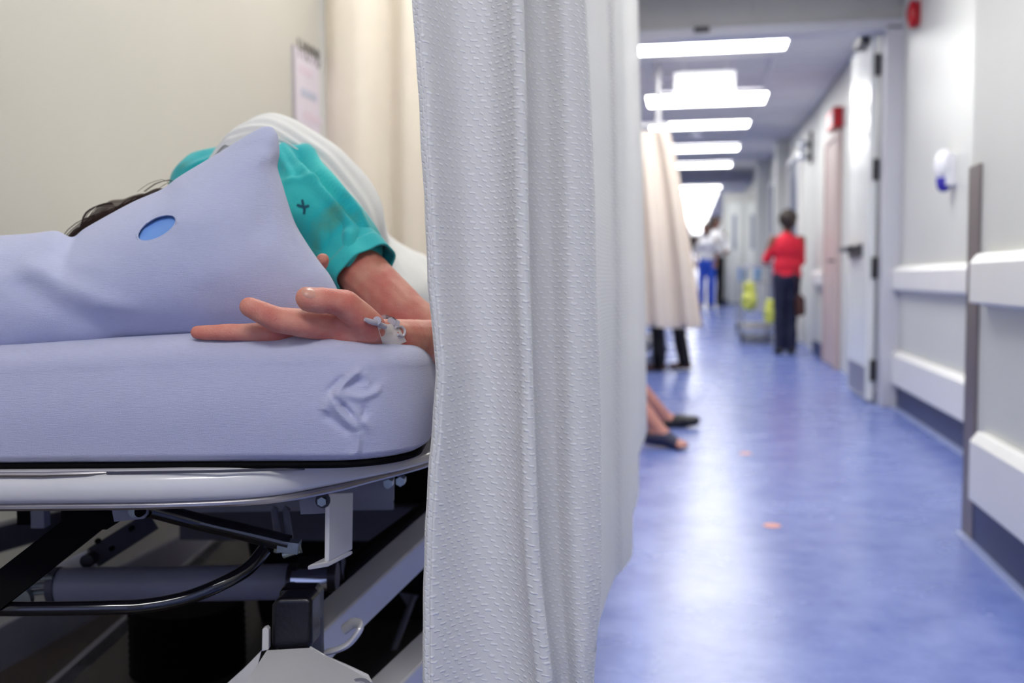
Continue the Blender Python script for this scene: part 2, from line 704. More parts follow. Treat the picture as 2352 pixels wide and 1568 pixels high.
# lay-in tiles of the part that can be made out, each a panel, with the grid between
tile_g = G().box((-0.29, -0.59, 0), (0.29, 0.59, 0.018))
t0 = None
LIGHTS = [(0.10, 5.1), (0.10, 8.32), (0.10, 11.0), (0.10, 1.9), (0.10, -1.4)]
xs_t = [-1.2, -0.6, 0.7, 1.2]
for j in range(10):
    y = 7.75 + j * 1.2
    for i, x in enumerate((-1.35, -0.735, 0.935)):
        z = CZ + fz(y) + 0.002
        if t0 is None:
            t0 = obj('ceiling_tile', tile_g, M['ceiling'], ceil, bevel=0.004)
            me = t0.data
            me.transform(Matrix.Translation(ORG[ceil.name]))
            o = t0
        else:
            o = dup(t0, ceil)
        o.location = (x, y, z)
        o.rotation_euler = (math.atan(SL) if y > RY + 0.6 else 0, 0, 0)
gg = G()
for x in (-1.04, -0.43, 0.635, 1.24):
    gg.box((x - 0.012, 7.16, CZ - 0.004), (x + 0.012, RY, CZ + 0.02))
    gg.prism([(x - 0.012, RY, CZ - 0.004), (x + 0.012, RY, CZ - 0.004), (x + 0.012, RY, CZ + 0.02), (x - 0.012, RY, CZ + 0.02)],
             (0, 12, 12 * SL))
for j in range(20):
    y = 7.15 + j * 0.6
    gg.box((XL, y - 0.012, CZ + fz(y) - 0.004), (XR, y + 0.012, CZ + fz(y) + 0.02))
obj('grid_strip', gg, M['grid'], ceil)

wr = struct('wall_right', yz([(3.5, -0.05), (3.5, CZ + .05), (RY, CZ + .05), (FAR, CZ + fz(FAR) + .05), (FAR, fz(FAR) - .05), (RY, -0.05)], XR, XR + 0.12),
            M['wall_grey'], 'pale grey right corridor wall beyond the steel corner guard', 'wall', smooth=10)
struct('wall_near', G().box((XN, -3.2, -0.05), (XR + 0.12, YN, CZ + .05)), M['wall_grey'],
       'pale grey wall block nearest on the right with the steel corner guard', 'wall', smooth=10)
struct('wall_left', yz([(-3.2, -0.05), (-3.2, CZ + .05), (RY, CZ + .05), (FAR, CZ + fz(FAR) + .05), (FAR, fz(FAR) - .05), (RY, -0.05)], XL - 0.1, XL),
       M['wall_beige'], 'plain beige wall behind the patient and pillow', 'wall', smooth=10)
struct('wall_end', G().box((XL, FAR - 0.2, fz(FAR) - .05), (XR, FAR, fz(FAR) + CZ + .05)), M['wall_grey'],
       'pale wall closing the far end of the corridor', 'wall')
# cross wall with the wide opening
YD = 7.0
jr = IZ(2050, 930, 0)          # foot of the right jamb
top_z = IY(1800, 78, YD).z
head_z = IY(1800, 55, YD).z
struct('wall_cross', G().box((XL, YD, head_z), (XR, YD + 0.16, CZ + .05)), M['header'],
       'grey header wall above the wide corridor doorway', 'wall')
dfr = struct('trim_1', G().box((XL, YD - 0.02, top_z), (XR, YD + 0.18, head_z)).box((1.19, YD - 0.02, 0), (XR + .01, YD + 0.18, top_z + .02)), M['frame_grey'],
             'pale grey metal frame of the wide corridor doorway', 'door frame', bevel=0.004)

# wall protection rails, skirting


def rail(name, x, y0, y1, z0, z1, d, label, cat):
    """handrail or crash rail profile, bevelled top, run along the wall"""
    prof = [(0, z0), (-d, z0 + 0.012), (-d, z1 - 0.028), (-d + 0.022, z1), (0, z1)]
    g = G().prism([(x + a, y0, z) for a, z in prof], (0, y1 - y0, 0))
    return struct(name, g, M['white_trim'], label, cat, bevel=0.003)


rail('trim_2', XN, -2.5, IX(2226, 640, XN - .05).y, 0.757, 0.918, 0.05, 'white handrail on the nearest right wall block', 'handrail')
rail('trim_3', XN, -2.5, IX(2226, 1040, XN - .045).y, 0.146, 0.368, 0.045, 'white crash rail low on the nearest right wall block', 'crash rail')
rail('trim_4', XR, YN, YD - 0.02, 0.757, 0.912, 0.05, 'white handrail between steel corner guard and door frame', 'handrail')
rail('trim_5', XR, YN, YD - 0.02, 0.146, 0.368, 0.045, 'white crash rail between steel corner guard and door frame', 'crash rail')
rail('trim_6', XR, 10.75, RY, 0.757, 0.912, 0.06, 'white handrail behind the woman in red', 'handrail')
struct('baseboard_near', G().box((XN - 0.006, -3, 0), (XN, YN, 0.146)), M['navy'], 'navy base strip of the nearest right wall block', 'baseboard')
struct('baseboard_right', G().box((XR - 0.006, YN, 0), (XR, YD - .02, 0.146)), M['navy'], 'navy base strip beyond the steel corner guard', 'baseboard')
struct('baseboard_far', G().box((XR - 0.02, 10.75, 0), (XR, RY + .2, 0.15)), M['navy'], 'navy base strip behind the woman in red', 'baseboard')
struct('trim_7', G().box((XN - 0.035, -3, 0), (XN - 0.006, YN, 0.004)), M['cove'], 'thin light blue line along the nearest right wall', 'floor line')  # light blue strip along the foot of the wall
struct('trim_8', G().box((XR - 0.05, YN, 0), (XR - 0.006, YD - .02, 0.004)), M['cove'], 'thin light blue line beyond the steel corner guard', 'floor line')
struct('baseboard_left', G().box((XL, -3, 0), (XL + 0.012, 7, 0.1)), M['grey_enamel'], 'grey base strip under the beige wall behind the stretcher', 'baseboard')

# steel corner guard
ztop = IX(2228, 386, XN).z
yg0, yg1 = IX(2244, 1000, XN).y, YN + .006
o = obj('corner_guard', G().box((XN - 0.009, yg0, 0), (XN, yg1, ztop)).box((XN - 0.009, YN, 0), (XN + 0.06, YN + .006, ztop)), M['guard'], bevel=0.001)
tag(o, 'tall brushed steel corner guard on the nearest right wall edge', 'corner guard')

# open door leaf in the corridor doorway
dl = empty('door_1', (1.19, 7.2, 0.01))
dl['kind'] = 'structure'
dl['label'] = 'white door leaf standing open against the right corridor wall'
dl['category'] = 'door'
y0 = 7.17
y1 = 8.02
obj('door_panel', G().box((1.125, y0, 0.02), (1.17, y1, 2.46)), M['door_white'], dl, bevel=0.003)
obj('kick_plate', G().box((1.121, y0 + .06, 0.04), (1.125, y1 - .06, 0.24)), M['kick'], dl)
hd = obj('handle_plate', G().box((1.11, y1 - 0.62, 0.985), (1.125, y1 - 0.06, 1.075)), M['dark_metal'], dl)
obj('lever', G().tube([(1.11, y1 - .08, 1.05), (1.055, y1 - .08, 1.05), (1.05, y1 - .1, 1.05), (1.05, y1 - .55, 1.05)], 0.018), M['dark_metal'], hd)
for i, py in enumerate((150, 390, 615, 850)):
    z = max(.2, IY(2004, py, y0).z)
    obj('hinge', G().cyl((1.165, y0 - .015, z - .07), (1.165, y0 - .015, z + .07), 0.02, 12), M['dark_metal'], dl)
# door closer arm under the frame head
tag(obj('door_closer', G().box((1.06, 7.2, 2.40), (1.123, 7.5, 2.45)).bar((1.08, 7.22, 2.455), (0.86, 7.14, 2.46), 0.02, 0.012), M['dark_metal'], bevel=.004),
    'dark door closer under the head of the doorway frame', 'door closer')

# pink beige door further on
d2 = empty('door_2', (XR, 10, 0))
d2['kind'] = 'structure'
d2['label'] = 'pinkish beige closed door with exit sign above it'
d2['category'] = 'door'
obj('door_panel', G().box((XR - 0.035, 9.78, 0.01), (XR, 10.62, 2.12)), M['pinkdoor'], d2, bevel=.004)
obj('door_frame', G().box((XR - 0.05, 9.72, 0), (XR, 9.78, 2.18)).box((XR - 0.05, 10.62, 0), (XR, 10.68, 2.18)).box((XR - 0.05, 9.78, 2.12), (XR, 10.62, 2.18)), M['pinkdoor'], d2, bevel=.004)
obj('door_handle', G().tube([(XR - .03, 9.88, 1.0), (XR - .08, 9.88, 1.0), (XR - .08, 10.0, 1.0)], 0.012), M['dark_metal'], d2)

# further doors: dark recess panels and white pilasters beyond the woman
for k, (ya, yb, zt, mm, lab) in enumerate(((13.2, 14.6, 2.3, 'darkblue', 'slate blue door on right corridor wall beyond the woman in red'),
                                           (17.2, 18.4, 2.2, 'darkblue', 'further slate blue door on right corridor wall behind the cart'))):
    d = empty('door_%d' % (k + 3), (XR, (ya + yb) / 2, fz(ya)))
    d['kind'] = 'structure'
    d['label'] = lab
    d['category'] = 'door'
    obj('door_panel', G().box((XR - 0.03, ya, fz(yb) - .02), (XR, yb, fz(ya) + zt)), M[mm], d, bevel=.004)
    obj('door_frame', G().box((XR - 0.07, ya - .1, fz(ya) - .03), (XR, ya, fz(ya) + zt + .08)).box((XR - 0.07, yb, fz(yb) - .03), (XR, yb + .1, fz(ya) + zt + .08))
        .box((XR - 0.07, ya, fz(ya) + zt), (XR, yb, fz(ya) + zt + .08)), M['white_trim'], d, bevel=.004)
for k, (x0, y, w, lab) in enumerate(((1.12, 15.2, .21, 'white wall pilaster just beyond the woman in red'), (1.05, 19.0, .28, 'white wall pilaster beyond the cart'))):
    struct('wall_pilaster_%d' % (k + 1), G().box((x0, y, fz(y) - .03), (XR + .01, y + 0.35, fz(y) + CZ + .02)), M['wall_grey'], lab, 'pilaster')
# white pier with a pair of fire doors standing open where the corridor narrows
PY = 21.3
struct('wall_pier', G().box((0.52, PY, fz(PY) - .05), (XR + .01, PY + 0.3, fz(PY) + 2.25)), M['wall_grey'], 'white pier narrowing the corridor beyond the cart', 'wall')
struct('baseboard_pier', G().box((0.50, PY - .03, fz(PY) - .02), (XR, PY, fz(PY) + .1)), M['navy'], 'dark base strip of the white pier', 'baseboard')
pd = empty('door_5', (0.9, PY - .02, fz(PY)))
pd['kind'] = 'structure'
pd['label'] = 'pair of pale far doors in the white pier'
pd['category'] = 'door'
for x in (0.62, 0.97):
    obj('door_panel', G().box((x, PY - 0.04, fz(PY) + .02), (x + .28, PY - .005, fz(PY) + 2.05)), M['door_white'], pd, bevel=.004)
    obj('pane', G().box((x + .09, PY - 0.046, fz(PY) + 1.1), (x + .17, PY - .04, fz(PY) + 1.8)), M['glass'], pd)

# ---------------------------------------------------------------- ceiling lights
M['bay_panel'] = emis('bay_diffuser', (253, 252, 248), BAY)
lt = empty('ceiling_light', (0, 0, 0))
obj('diffuser', G().box((-0.60, -0.33, -0.004), (0.60, 0.33, 0.016)), M['panel'], lt)
obj('frame', G().box((-0.63, -0.36, -0.010), (0.63, -0.33, 0.018)).box((-0.63, 0.33, -0.010), (0.63, 0.36, 0.018))
    .box((-0.63, -0.33, -0.010), (-0.60, 0.33, 0.018)).box((0.60, -0.33, -0.010), (0.63, 0.33, 0.018)), M['grid'], lt)
near = [(0.09, 8.33, 'largest ceiling light panel, just beyond the doorway head'), (0.09, 10.95, 'second ceiling light panel, behind the hanging white sign'),
        (0.09, 5.2, 'ceiling light panel on this side of the doorway, before the fire alarm'), (0.0, 2.2, 'ceiling light panel over the corridor beside the stretcher'),
        (0.0, -0.9, 'ceiling light panel over the camera'), (-0.62, 3.45, 'dimmer ceiling light panel inside the bay above the patient'), (0.02, 13.05, 'third ceiling light panel down the corridor, above the cream curtain'),
        (0.02, 16.3, 'fourth ceiling light panel down the corridor'), (0.02, 19.75, 'fifth ceiling light panel down the corridor'),
        (0.0, 27.5, 'sixth ceiling light panel, after a dark gap in the row')]
for i, (x, y, lab) in enumerate(near):
    o = lt if i == 0 else dup(lt)
    o.location = (x, y, CZ + fz(y) - 0.004)
    o.rotation_euler = (math.atan(SL) if y > RY else 0, 0, 0)
    if 'bay' in lab:
        for c_ in o.children:
            if c_.name.startswith('diffuser'):
                c_.data = c_.data.copy()
                c_.data.materials[0] = M['bay_panel']
    tag(o, lab, 'ceiling light', 'ceiling light panels along the corridor')
# far panels light the far corridor like the others, but are not picked one by one when sampling
far_m = M['panel'].copy()
far_m.name = 'light_diffuser_far'
far_m.cycles.emission_sampling = 'NONE'
M['signwhite'].cycles.emission_sampling = 'NONE'
M['signred'].cycles.emission_sampling = 'NONE'
far_me = None
y = 31.0
while y < 180:
    o = dup(lt)
    o.location = (0, y, CZ + fz(y) - 0.004)
    o.rotation_euler = (math.atan(SL), 0, 0)
    for c_ in o.children:
        if c_.name.startswith('diffuser'):
            if far_me is None:
                far_me = c_.data.copy()
                far_me.materials[0] = far_m
            c_.data = far_me
    tag(o, 'small far light panel in the merging bright cone at the corridor end', 'ceiling light', 'far ceiling light panels merging into a cone')
    y += 3.45

# ---------------------------------------------------------------- small wall things
sg = empty('hanging_sign', IY(1618, 160, 9.1))
a, b = IY(1549, 168, 9.1), IY(1689, 223, 9.1)
obj('sign_panel', G().box((a.x, 9.07, b.z), (b.x, 9.13, a.z)), M['signwhite'], sg, bevel=.006)
for x in (a.x + .08, b.x - .08):
    obj('hanger', G().cyl((x, 9.1, a.z), (x, 9.1, CZ), 0.006, 8), M['grid'], sg)
tag(sg, 'blank white sign box hanging between the first ceiling lights', 'sign')
es = empty('exit_sign', (XR - .05, 9.95, 2.35))
obj('sign_box', G().box((XR - .09, 9.70, 2.20), (XR - .0, 10.1, 2.38)), M['red'], es, bevel=.004)
obj('red_face', G().box((XR - .096, 9.80, 2.22), (XR - .091, 10.09, 2.36)), M['signred'], es)
# thin red frame with EXIT-like face left plain where the photograph shows only a red blur
obj('white_stroke', G().box((XR - .10, 9.72, 2.24), (XR - .091, 9.84, 2.33)), M['shell'], es)
tag(es, 'small red and white exit sign box above the pinkish door', 'exit sign')
c = IX(2111, 32, XR)
fa = empty('fire_alarm', c)
obj('alarm_body', G().ell(c + Vector((-.035, 0, 0)), (.035, .055, .085), n=24, k=14), M['red'], fa)
obj('back_plate', G().box((XR - .012, c.y - .05, c.z - .075), (XR, c.y + .05, c.z + .075)), M['red'], fa, bevel=.005)
tag(fa, 'red rounded fire alarm high on the right wall', 'fire alarm')
c = IX(2192, 400, XR)
hs = empty('sanitiser_dispenser', c)
obj('dispenser_shell', G().ell(c + Vector((-.05, 0, .045)), (.05, .055, .085), n=20, k=12).box((XR - .05, c.y - .05, c.z - .06), (XR, c.y + .05, c.z + .1)), M['shell'], hs, bevel=.006)
obj('gel_bottle', G().cap(c + Vector((-.05, 0, -.055)), .035, c + Vector((-.05, 0, -.03)), .04), M['sanblue'], hs)
tag(hs, 'white sanitiser dispenser with blue bottle beside the corner guard', 'dispenser')
c = IY(1629, 10, 6.2)
dt = obj('smoke_detector', G().lathe((c.x, 6.2, CZ - .06), [(.01, 0), (.045, .002), (.055, .02), (.06, .045), (.06, .06)], 20), M['shell'])
tag(dt, 'small round white smoke detector at the top edge on the ceiling', 'smoke detector')
c = IY(1612, 68, YD - .03)
tag(obj('door_catch', G().box((c.x - .05, YD - .05, c.z - .015), (c.x + .05, YD - .02, c.z + .015)), M['dark_metal'], bevel=.004),
    'small dark door catch on the head of the doorway frame', 'door catch')
c = IY(1598, 322, 13.6)
tag(obj('smoke_detector', G().lathe((c.x, 13.9, CZ + fz(13.9) - .07), [(.01, 0), (.06, .003), (.08, .03), (.08, .07)], 18), M['shell']),
    'far round white smoke detector below the third ceiling light', 'smoke detector')
# unidentified chrome fixture: two round heads on a bracket
wl = empty('wall_fixture', (XR, 12.9, 2.2))
zz = IY(1841, 345, 12.3)
obj('bracket', G().box((XR - .03, 12.2, zz.z - .16), (XR, 12.32, zz.z + .2)), M['dark_metal'], wl, bevel=.005)
for dz in (0.05, -0.08):
    obj('fixture_head', G().ell((XR - .09, 12.25, zz.z + dz), (.06, .06, .055)), M['chrome'], wl)
tag(wl, 'dark bracket with two round chrome heads high on the right wall', 'wall lamp')
for px, py, lab in ((1712, 1041, 'small orange floor marker dot nearer the wall doors'), (1773, 1207, 'larger orange floor marker dot nearer the viewer')):
    p = IZ(px, py, 0)
    tag(obj('floor_marker', G().cyl((p.x, p.y, 0), (p.x, p.y, 0.0015), 0.03, 20), M['orange']), lab, 'floor marker')

# ================================================================ CURTAINS


def curtain_sheet(name, cols, zrow, uvscale, m, parent=None, org=None, ncol=260, solid=0.0):
    pass


def pleated(name, p0, p1, z0, z1, amp, pitch, m, label, group=None, flare=0.0, seed=0, nc=150, nr=40, edge=None):
    """a hanging pleated curtain between two plan points, with hooks along a track"""
    rnd = random.Random(seed)
    p0, p1 = Vector((*p0, 0)), Vector((*p1, 0))
    d = (p1 - p0)
    Ln = d.length
    t = d.normalized()
    nrm = Vector((-t.y, t.x, 0))
    ph = [rnd.uniform(0, 6.28) for _ in range(6)]
    P = []
    for r in range(nr):
        v = r / (nr - 1)
        z = z1 + (z0 - z1) * v
        row = []
        for c in range(nc):
            u = c / (nc - 1)
            s = u * Ln
            sw = math.sin(s / pitch * 2 * PI + 1.6 * math.sin(s * 3 + ph[0])) * amp
            sw += 0.5 * amp * math.sin(s / pitch * 2.9 * PI + ph[1] + v * 1.2) + 0.3 * amp * math.sin(s / pitch * 7.3 + ph[2] + v * 0.6)
            q = p0 + t * (s + (edge(v, u) if edge else 0)) + nrm * (sw * (0.8 + flare * v))
            row.append(Vector((q.x, q.y, z + 0.01 * math.sin(s * 9 + ph[3]) * v)))
        P.append(row)
    o = empty(name, (p0 + p1) / 2 + Vector((0, 0, z0)))
    cl = obj('cloth', G().grid(P), m, o, smooth=180, fixn=False)
    sd = cl.modifiers.new('t', 'SOLIDIFY')
    sd.thickness = 0.002
    hem = G().grid([[q + nrm * 0.003 + Vector((0, 0, dz)) for q in P[-1]] for dz in (0.06, 0.0)]).grid([[q - nrm * 0.003 + Vector((0, 0, dz)) for q in P[-1]] for dz in (0.06, 0.0)])
    obj('hem', hem, m, o, smooth=180, fixn=False)
    for i in range(8):
        q = P[0][int((i + .5) / 8 * (nc - 1))]
        obj('hook', G().tube([q, q + Vector((0, 0, .03)), q + Vector((0, 0.01, .045))], 0.003, 6), M['zinc'], o)
    tag(o, label, 'curtain', group)
    return o


pc0 = IX(748, 640, XL + .0)
pleated('cubicle_curtain', (XL + .02, 3.97), (-0.34, 3.90), 0.35, 2.62, 0.045, 0.24, M['peach'],
        'peach beige pleated curtain hanging behind the patient by the wall', seed=3, nc=260)
tag(obj('curtain_track', G().bar((XL, 3.97, 2.675), (-0.34, 3.90, 2.675), 0.03, 0.03), M['white_enamel']),
    'white ceiling track of the peach curtain', 'curtain track')

# far cream curtain, hanging on a suspended track from a drop post
CY = 9.15
hem_z = IY(1540, 752, CY).z
top_c = IY(1540, 300, CY).z


def far_edge(v, u):
    return u * (-0.29 + 0.30 * v ** 0.8)


pleated('cubicle_curtain', (-0.85, CY), (0.045, CY), hem_z, top_c, 0.028, 0.2, M['cream'],
        'cream curtain far down the corridor with dark trouser legs beneath', seed=8, flare=0.5, edge=far_edge)
tr = empty('curtain_track', (-0.4, CY, top_c + .05))
px0, px1 = IY(1500, 200, CY).x, IY(1520, 200, CY).x
obj('rail', G().bar((XL, CY, top_c + .055), (-0.24, CY, top_c + .055), 0.03, 0.03), M['white_enamel'], tr)
xp = IY(1512, 240, CY).x
obj('drop_post', G().cyl((xp, CY, top_c + .05), (xp, CY, CZ + .01), 0.022, 14), M['white_enamel'], tr)
tag(tr, 'white suspended track with drop post above the cream curtain', 'curtain track')

# ---- the big white curtain in the foreground
CC = [  # (distance b, [px at image rows])
    (1.020, (955, 966, 978, 985, 1001, 989, 972, 966, 962)),
    (1.018, (968, 979, 991, 997, 1013, 1003, 986, 980, 977)),
    (1.022, (984, 996, 1006, 1014, 1026, 1018, 1002, 997, 996)),
    (1.062, (1050, 1058, 1066, 1072, 1085, 1080, 1076, 1078, 1085)),
    (1.068, (1112, 1118, 1126, 1132, 1142, 1143, 1145, 1150, 1165)),
    (1.050, (1158, 1162, 1168, 1172, 1182, 1182, 1186, 1195, 1215)),
    (1.030, (1182, 1186, 1190, 1194, 1204, 1203, 1206, 1212, 1232)),
    (1.034, (1203, 1208, 1212, 1215, 1220, 1224, 1230, 1238, 1262)),
    (1.080, (1196, 1202, 1205, 1208, 1214, 1218, 1222, 1230, 1255)),
    (1.160, (1210, 1215, 1218, 1220, 1225, 1228, 1236, 1244, 1268)),
    (1.180, (1250, 1256, 1260, 1264, 1268, 1270, 1274, 1282, 1300)),
    (1.165, (1298, 1303, 1308, 1312, 1316, 1318, 1320, 1325, 1330)),
    (1.175, (1330, 1338, 1345, 1350, 1354, 1356, 1358, 1360, 1350)),
    (1.200, (1347, 1357, 1366, 1369, 1376, 1379, 1380, 1380, 1360)),
    (1.300, (1342, 1352, 1360, 1362, 1366, 1370, 1372, 1370, 1350)),
    (1.560, (1362, 1370, 1376, 1380, 1378, 1380, 1382, 1384, 1384)),
    (1.700, (1388, 1394, 1398, 1404, 1402, 1404, 1408, 1408, 1408)),
    (1.740, (1412, 1418, 1424, 1430, 1430, 1430, 1432, 1432, 1432)),
    (1.860, (1432, 1438, 1442, 1446, 1450, 1450, 1452, 1452, 1452)),
    (2.050, (1424, 1430, 1436, 1440, 1442, 1442, 1444, 1444, 1444)),
    (2.300, (1446, 1450, 1454, 1458, 1462, 1462, 1464, 1464, 1464)),
    (2.500, (1452, 1456, 1460, 1464, 1466, 1466, 1468, 1468, 1468)),
    (2.900, (1448, 1452, 1458, 1462, 1464, 1466, 1466, 1466, 1466)),
    (3.250, (1460, 1464, 1472, 1478, 1482, 1483, 1483, 1483, 1483)),
    (3.420, (1464, 1468, 1476, 1481, 1484, 1485, 1485, 1485, 1485)),
    (3.500, (1456, 1460, 1468, 1474, 1478, 1478, 1478, 1478, 1478)),
]
RY_PX = (0, 200, 450, 650, 850, 1000, 1200, 1350, 1568)
Z0C, Z1C = 0.345, 2.60
NR = 230
NCc = 440
zs = [Z1C + (Z0C - Z1C) * (i / (NR - 1)) ** 0.8 for i in range(NR)]
rows = []
for z in zs:
    ctrl = []
    for b, pxs in CC:
        ty = 640 + (CAM_H - z) * FPX / b
        px = interp(ty, RY_PX, pxs)
        if ty < 0:
            px += ty * -0.02 * -0.5
        # small extra waviness of the free edge
        if b < 1.03 and len(ctrl) < 3:
            px += 2.0 * noise.noise(Vector((0, 0, z * 22)))
        ctrl.append(Vector(((px - 1176) / FPX * b, b, 0)))
    rows.append(spline(ctrl, NCc))
P = []
uvs = []
for i, z in enumerate(zs):
    row = []
    s = 0.0
    for j, q in enumerate(rows[i]):
        # gentle cloth unevenness, and pulls near the stitched creases
        n1 = noise.noise(Vector((j * 0.02, z * 1.5, 3))) * 0.003 + noise.noise(Vector((j * 0.09, z * 2.2, 9))) * 0.0016
        pt = L(q.x + n1 * 0.4, q.y + n1, z - CAM_H + 0.006 * math.sin(j * 0.11) * (1 if i == NR - 1 else 0))
        row.append(pt)
    P.append(row)
NIT = len(zs)
# arc length per row, smoothed against the middle row
mid = [0.0]
ref = P[NR // 2]
for j in range(1, NCc):
    mid.append(mid[-1] + (ref[j] - ref[j - 1]).length)
cc = empty('cubicle_curtain', L(0.1, 1.2, Z0C - CAM_H))


def uvgrid_obj(name, P, U, V, m, parent):
    o = obj(name, G().grid(P), m, parent, smooth=180, fixn=False)
    me = o.data
    uvl = me.uv_layers.new(name='UVMap')
    n = len(P[0])
    arr = np.zeros(len(me.loops) * 2)
    vi = np.zeros(len(me.loops), dtype=np.int32)
    me.loops.foreach_get('vertex_index', vi)
    arr[0::2] = np.array(U)[vi % n]
    arr[1::2] = np.array(V)[vi // n]
    uvl.data.foreach_set('uv', arr)
    return o


cl = uvgrid_obj('cloth', P, mid, zs, M['dash'], cc)
sd = cl.modifiers.new('t', 'SOLIDIFY')
sd.thickness = 0.0012
# stitched side hem: a slightly thicker folded strip along the free edge
E = []
for i in range(0, NR):
    r = []
    for j in range(0, 16):
        t = j / 15
        off = 0.0016 + 0.0012 * math.sin(PI * t)
        rg = 0.0009 * noise.noise(Vector((t * 3, zs[i] * 60, 5)))
        q = P[i][int(round(t * 20))]
        r.append(q - FH * (off + rg))
    E.append(r)
eh = uvgrid_obj('side_hem', E, [j * 0.0011 for j in range(16)], zs, M['dash'], cc)
hemr = []
for k in range(6):
    t = k / 5
    idx = NR - 1 - int(round(t * 8))
    hemr.append([q + Vector((0, 0, 0)) + (RH * 0.0018) for q in P[idx]])
uvgrid_obj('bottom_hem', hemr, mid, [zs[NR - 1 - int(round(k / 5 * 8))] for k in range(6)], M['dash'], cc)
for i in range(12):
    q = P[0][int((i + .5) / 12 * (NCc - 1))]
    obj('hook', G().tube([q, q + Vector((0, 0, .03)), q + Vector((0, 0.01, .05))], 0.0025, 6), M['zinc'], cc)
tag(cc, 'large white curtain with woven dashes hanging in the foreground centre', 'curtain')
tp = spline([P[0][j] + Vector((0, 0, .075)) for j in (0, 120, 200, 300, 380, 439)], 30)
tag(obj('curtain_track', G().bar(L(-.12, .9, Z1C + .075 - CAM_H), L(.47, 3.6, Z1C + .075 - CAM_H), 0.03, 0.025), M['white_enamel'], bevel=.003),
    'white ceiling track of the large foreground curtain', 'curtain track')

# ================================================================ NOTICE ON THE WALL
pa, pb = IX(672, 120, XL), IX(740, 120, XL)
pt_ = IX(676, 106, XL)
zp1 = pt_.z
zp0 = zp1 - 0.52
pp = empty('wall_notice', (XL, (pa.y + pb.y) / 2, zp0))
obj('sheet', G().box((XL, pa.y, zp0), (XL + .004, pb.y - .05, zp1)), M['paper'], pp)
obj('edge_strip', G().box((XL, pa.y - .012, zp0), (XL + .010, pa.y, zp1)), M['clear'], pp)
for k in range(4):
    z = zp1 - 0.09 - k * 0.085
    mm = M['inkblue'] if k % 2 else M['inkpink']
    obj('print_line', G().box((XL + .004, pa.y + .05 + .02 * k, z), (XL + .005, pa.y + .18 + .05 * k, z + .03)), mm, pp)
tag(pp, 'tall pale printed notice on the beige wall beside the peach curtain', 'notice')
# bed-space lettering above it: seen at a steep angle and blurred, a row of tall grey characters
txt = bpy.data.curves.new('lettering', 'FONT')
txt.body = 'H098'
txt.size = 0.105
txt.extrude = 0.002
txt.space_character = 1.15
to = bpy.data.objects.new('tmp', txt)
COL.objects.link(to)
dg = bpy.context.evaluated_depsgraph_get()
tm = bpy.data.meshes.new_from_object(to.evaluated_get(dg))
bpy.data.objects.remove(to)
ta = IX(682, 118, XL)
wid = max(v.co.x for v in tm.vertices)
tb = IX(732, 118, XL)
tm.transform(Matrix.Translation(Vector((XL + .003, ta.y, ta.z - .02))) @ Matrix(((0, 0, 1), (1, 0, 0), (0, 1, 0))).to_4x4() @ Matrix.Diagonal(((tb.y - ta.y) / wid, 1, 1, 1)))
tm.materials.clear()
lt_ = link('wall_lettering', tm, M['ink'], None, Vector((XL, ta.y, ta.z - .02)))
tag(lt_, 'row of grey bed space characters on the beige wall above the notice', 'lettering')

# ================================================================ STRETCHER (foreground)
st = empty('hospital_stretcher', L(-0.45, 2.0, -CAM_H))
tag(st, 'white framed hospital stretcher in the left foreground with scissor lift beneath', 'stretcher')
A_L, A_R, B_F, B_B = -0.86, -0.095, 1.065, 3.12


def rrect(aL, aR, bF, bB, r, nseg, dens=None):
    """rounded rectangle path in the level frame, starts mid left, runs front, right, back"""
    pts = []

    def arc(ca, cb, a0, a1, n):
        for i in range(n + 1):
            t = a0 + (a1 - a0) * i / n
            pts.append((ca + r * math.cos(t), cb + r * math.sin(t)))
    arc(aL + r, bF + r, PI, 1.5 * PI, 8)
    n = nseg[0]
    for i in range(1, n):
        pts.append((aL + r + (aR - aL - 2 * r) * i / n, bF))
    arc(aR - r, bF + r, -PI / 2, 0, nseg[1])
    n = nseg[2]
    for i in range(1, n):
        t = (i / n) ** 1.5
        pts.append((aR, bF + r + (bB - bF - 2 * r) * t))
    arc(aR - r, bB - r, 0, PI / 2, 8)
    arc(aL + r, bB - r, PI / 2, PI, 8)
    return pts


# rim: moulded white bumper following the deck outline
def rimpath(ins, n=150):
    """plan outline of the deck: rounded at the near right where it sweeps back beside the mattress"""
    p = [(-0.90 + ins, 2.0), (-0.90 + ins, 1.35), (-0.88 + ins, 1.14), (-0.80, 1.055 + ins), (-0.65, 1.045 + ins), (-0.50, 1.045 + ins), (-0.36, 1.05 + ins), (-0.262, 1.072 + ins), (-0.205, 1.125 + ins),
         (-0.160 - ins * .5, 1.185 + ins), (-0.125 - ins, 1.235 + ins * .6), (-0.098 - ins, 1.29 + ins * .3), (-0.078 - ins, 1.37), (-0.066 - ins, 1.5), (-0.062 - ins, 1.8), (-0.062 - ins, 2.9),
         (-0.09 - ins, 3.10), (-0.2, 3.16 - ins), (-0.5, 3.17 - ins), (-0.78, 3.16 - ins), (-0.88 + ins, 3.08), (-0.90 + ins, 2.9), (-0.90 + ins, 2.4)]
    return [(q.x, q.y) for q in spline([(a, b, 0) for a, b in p], n)]


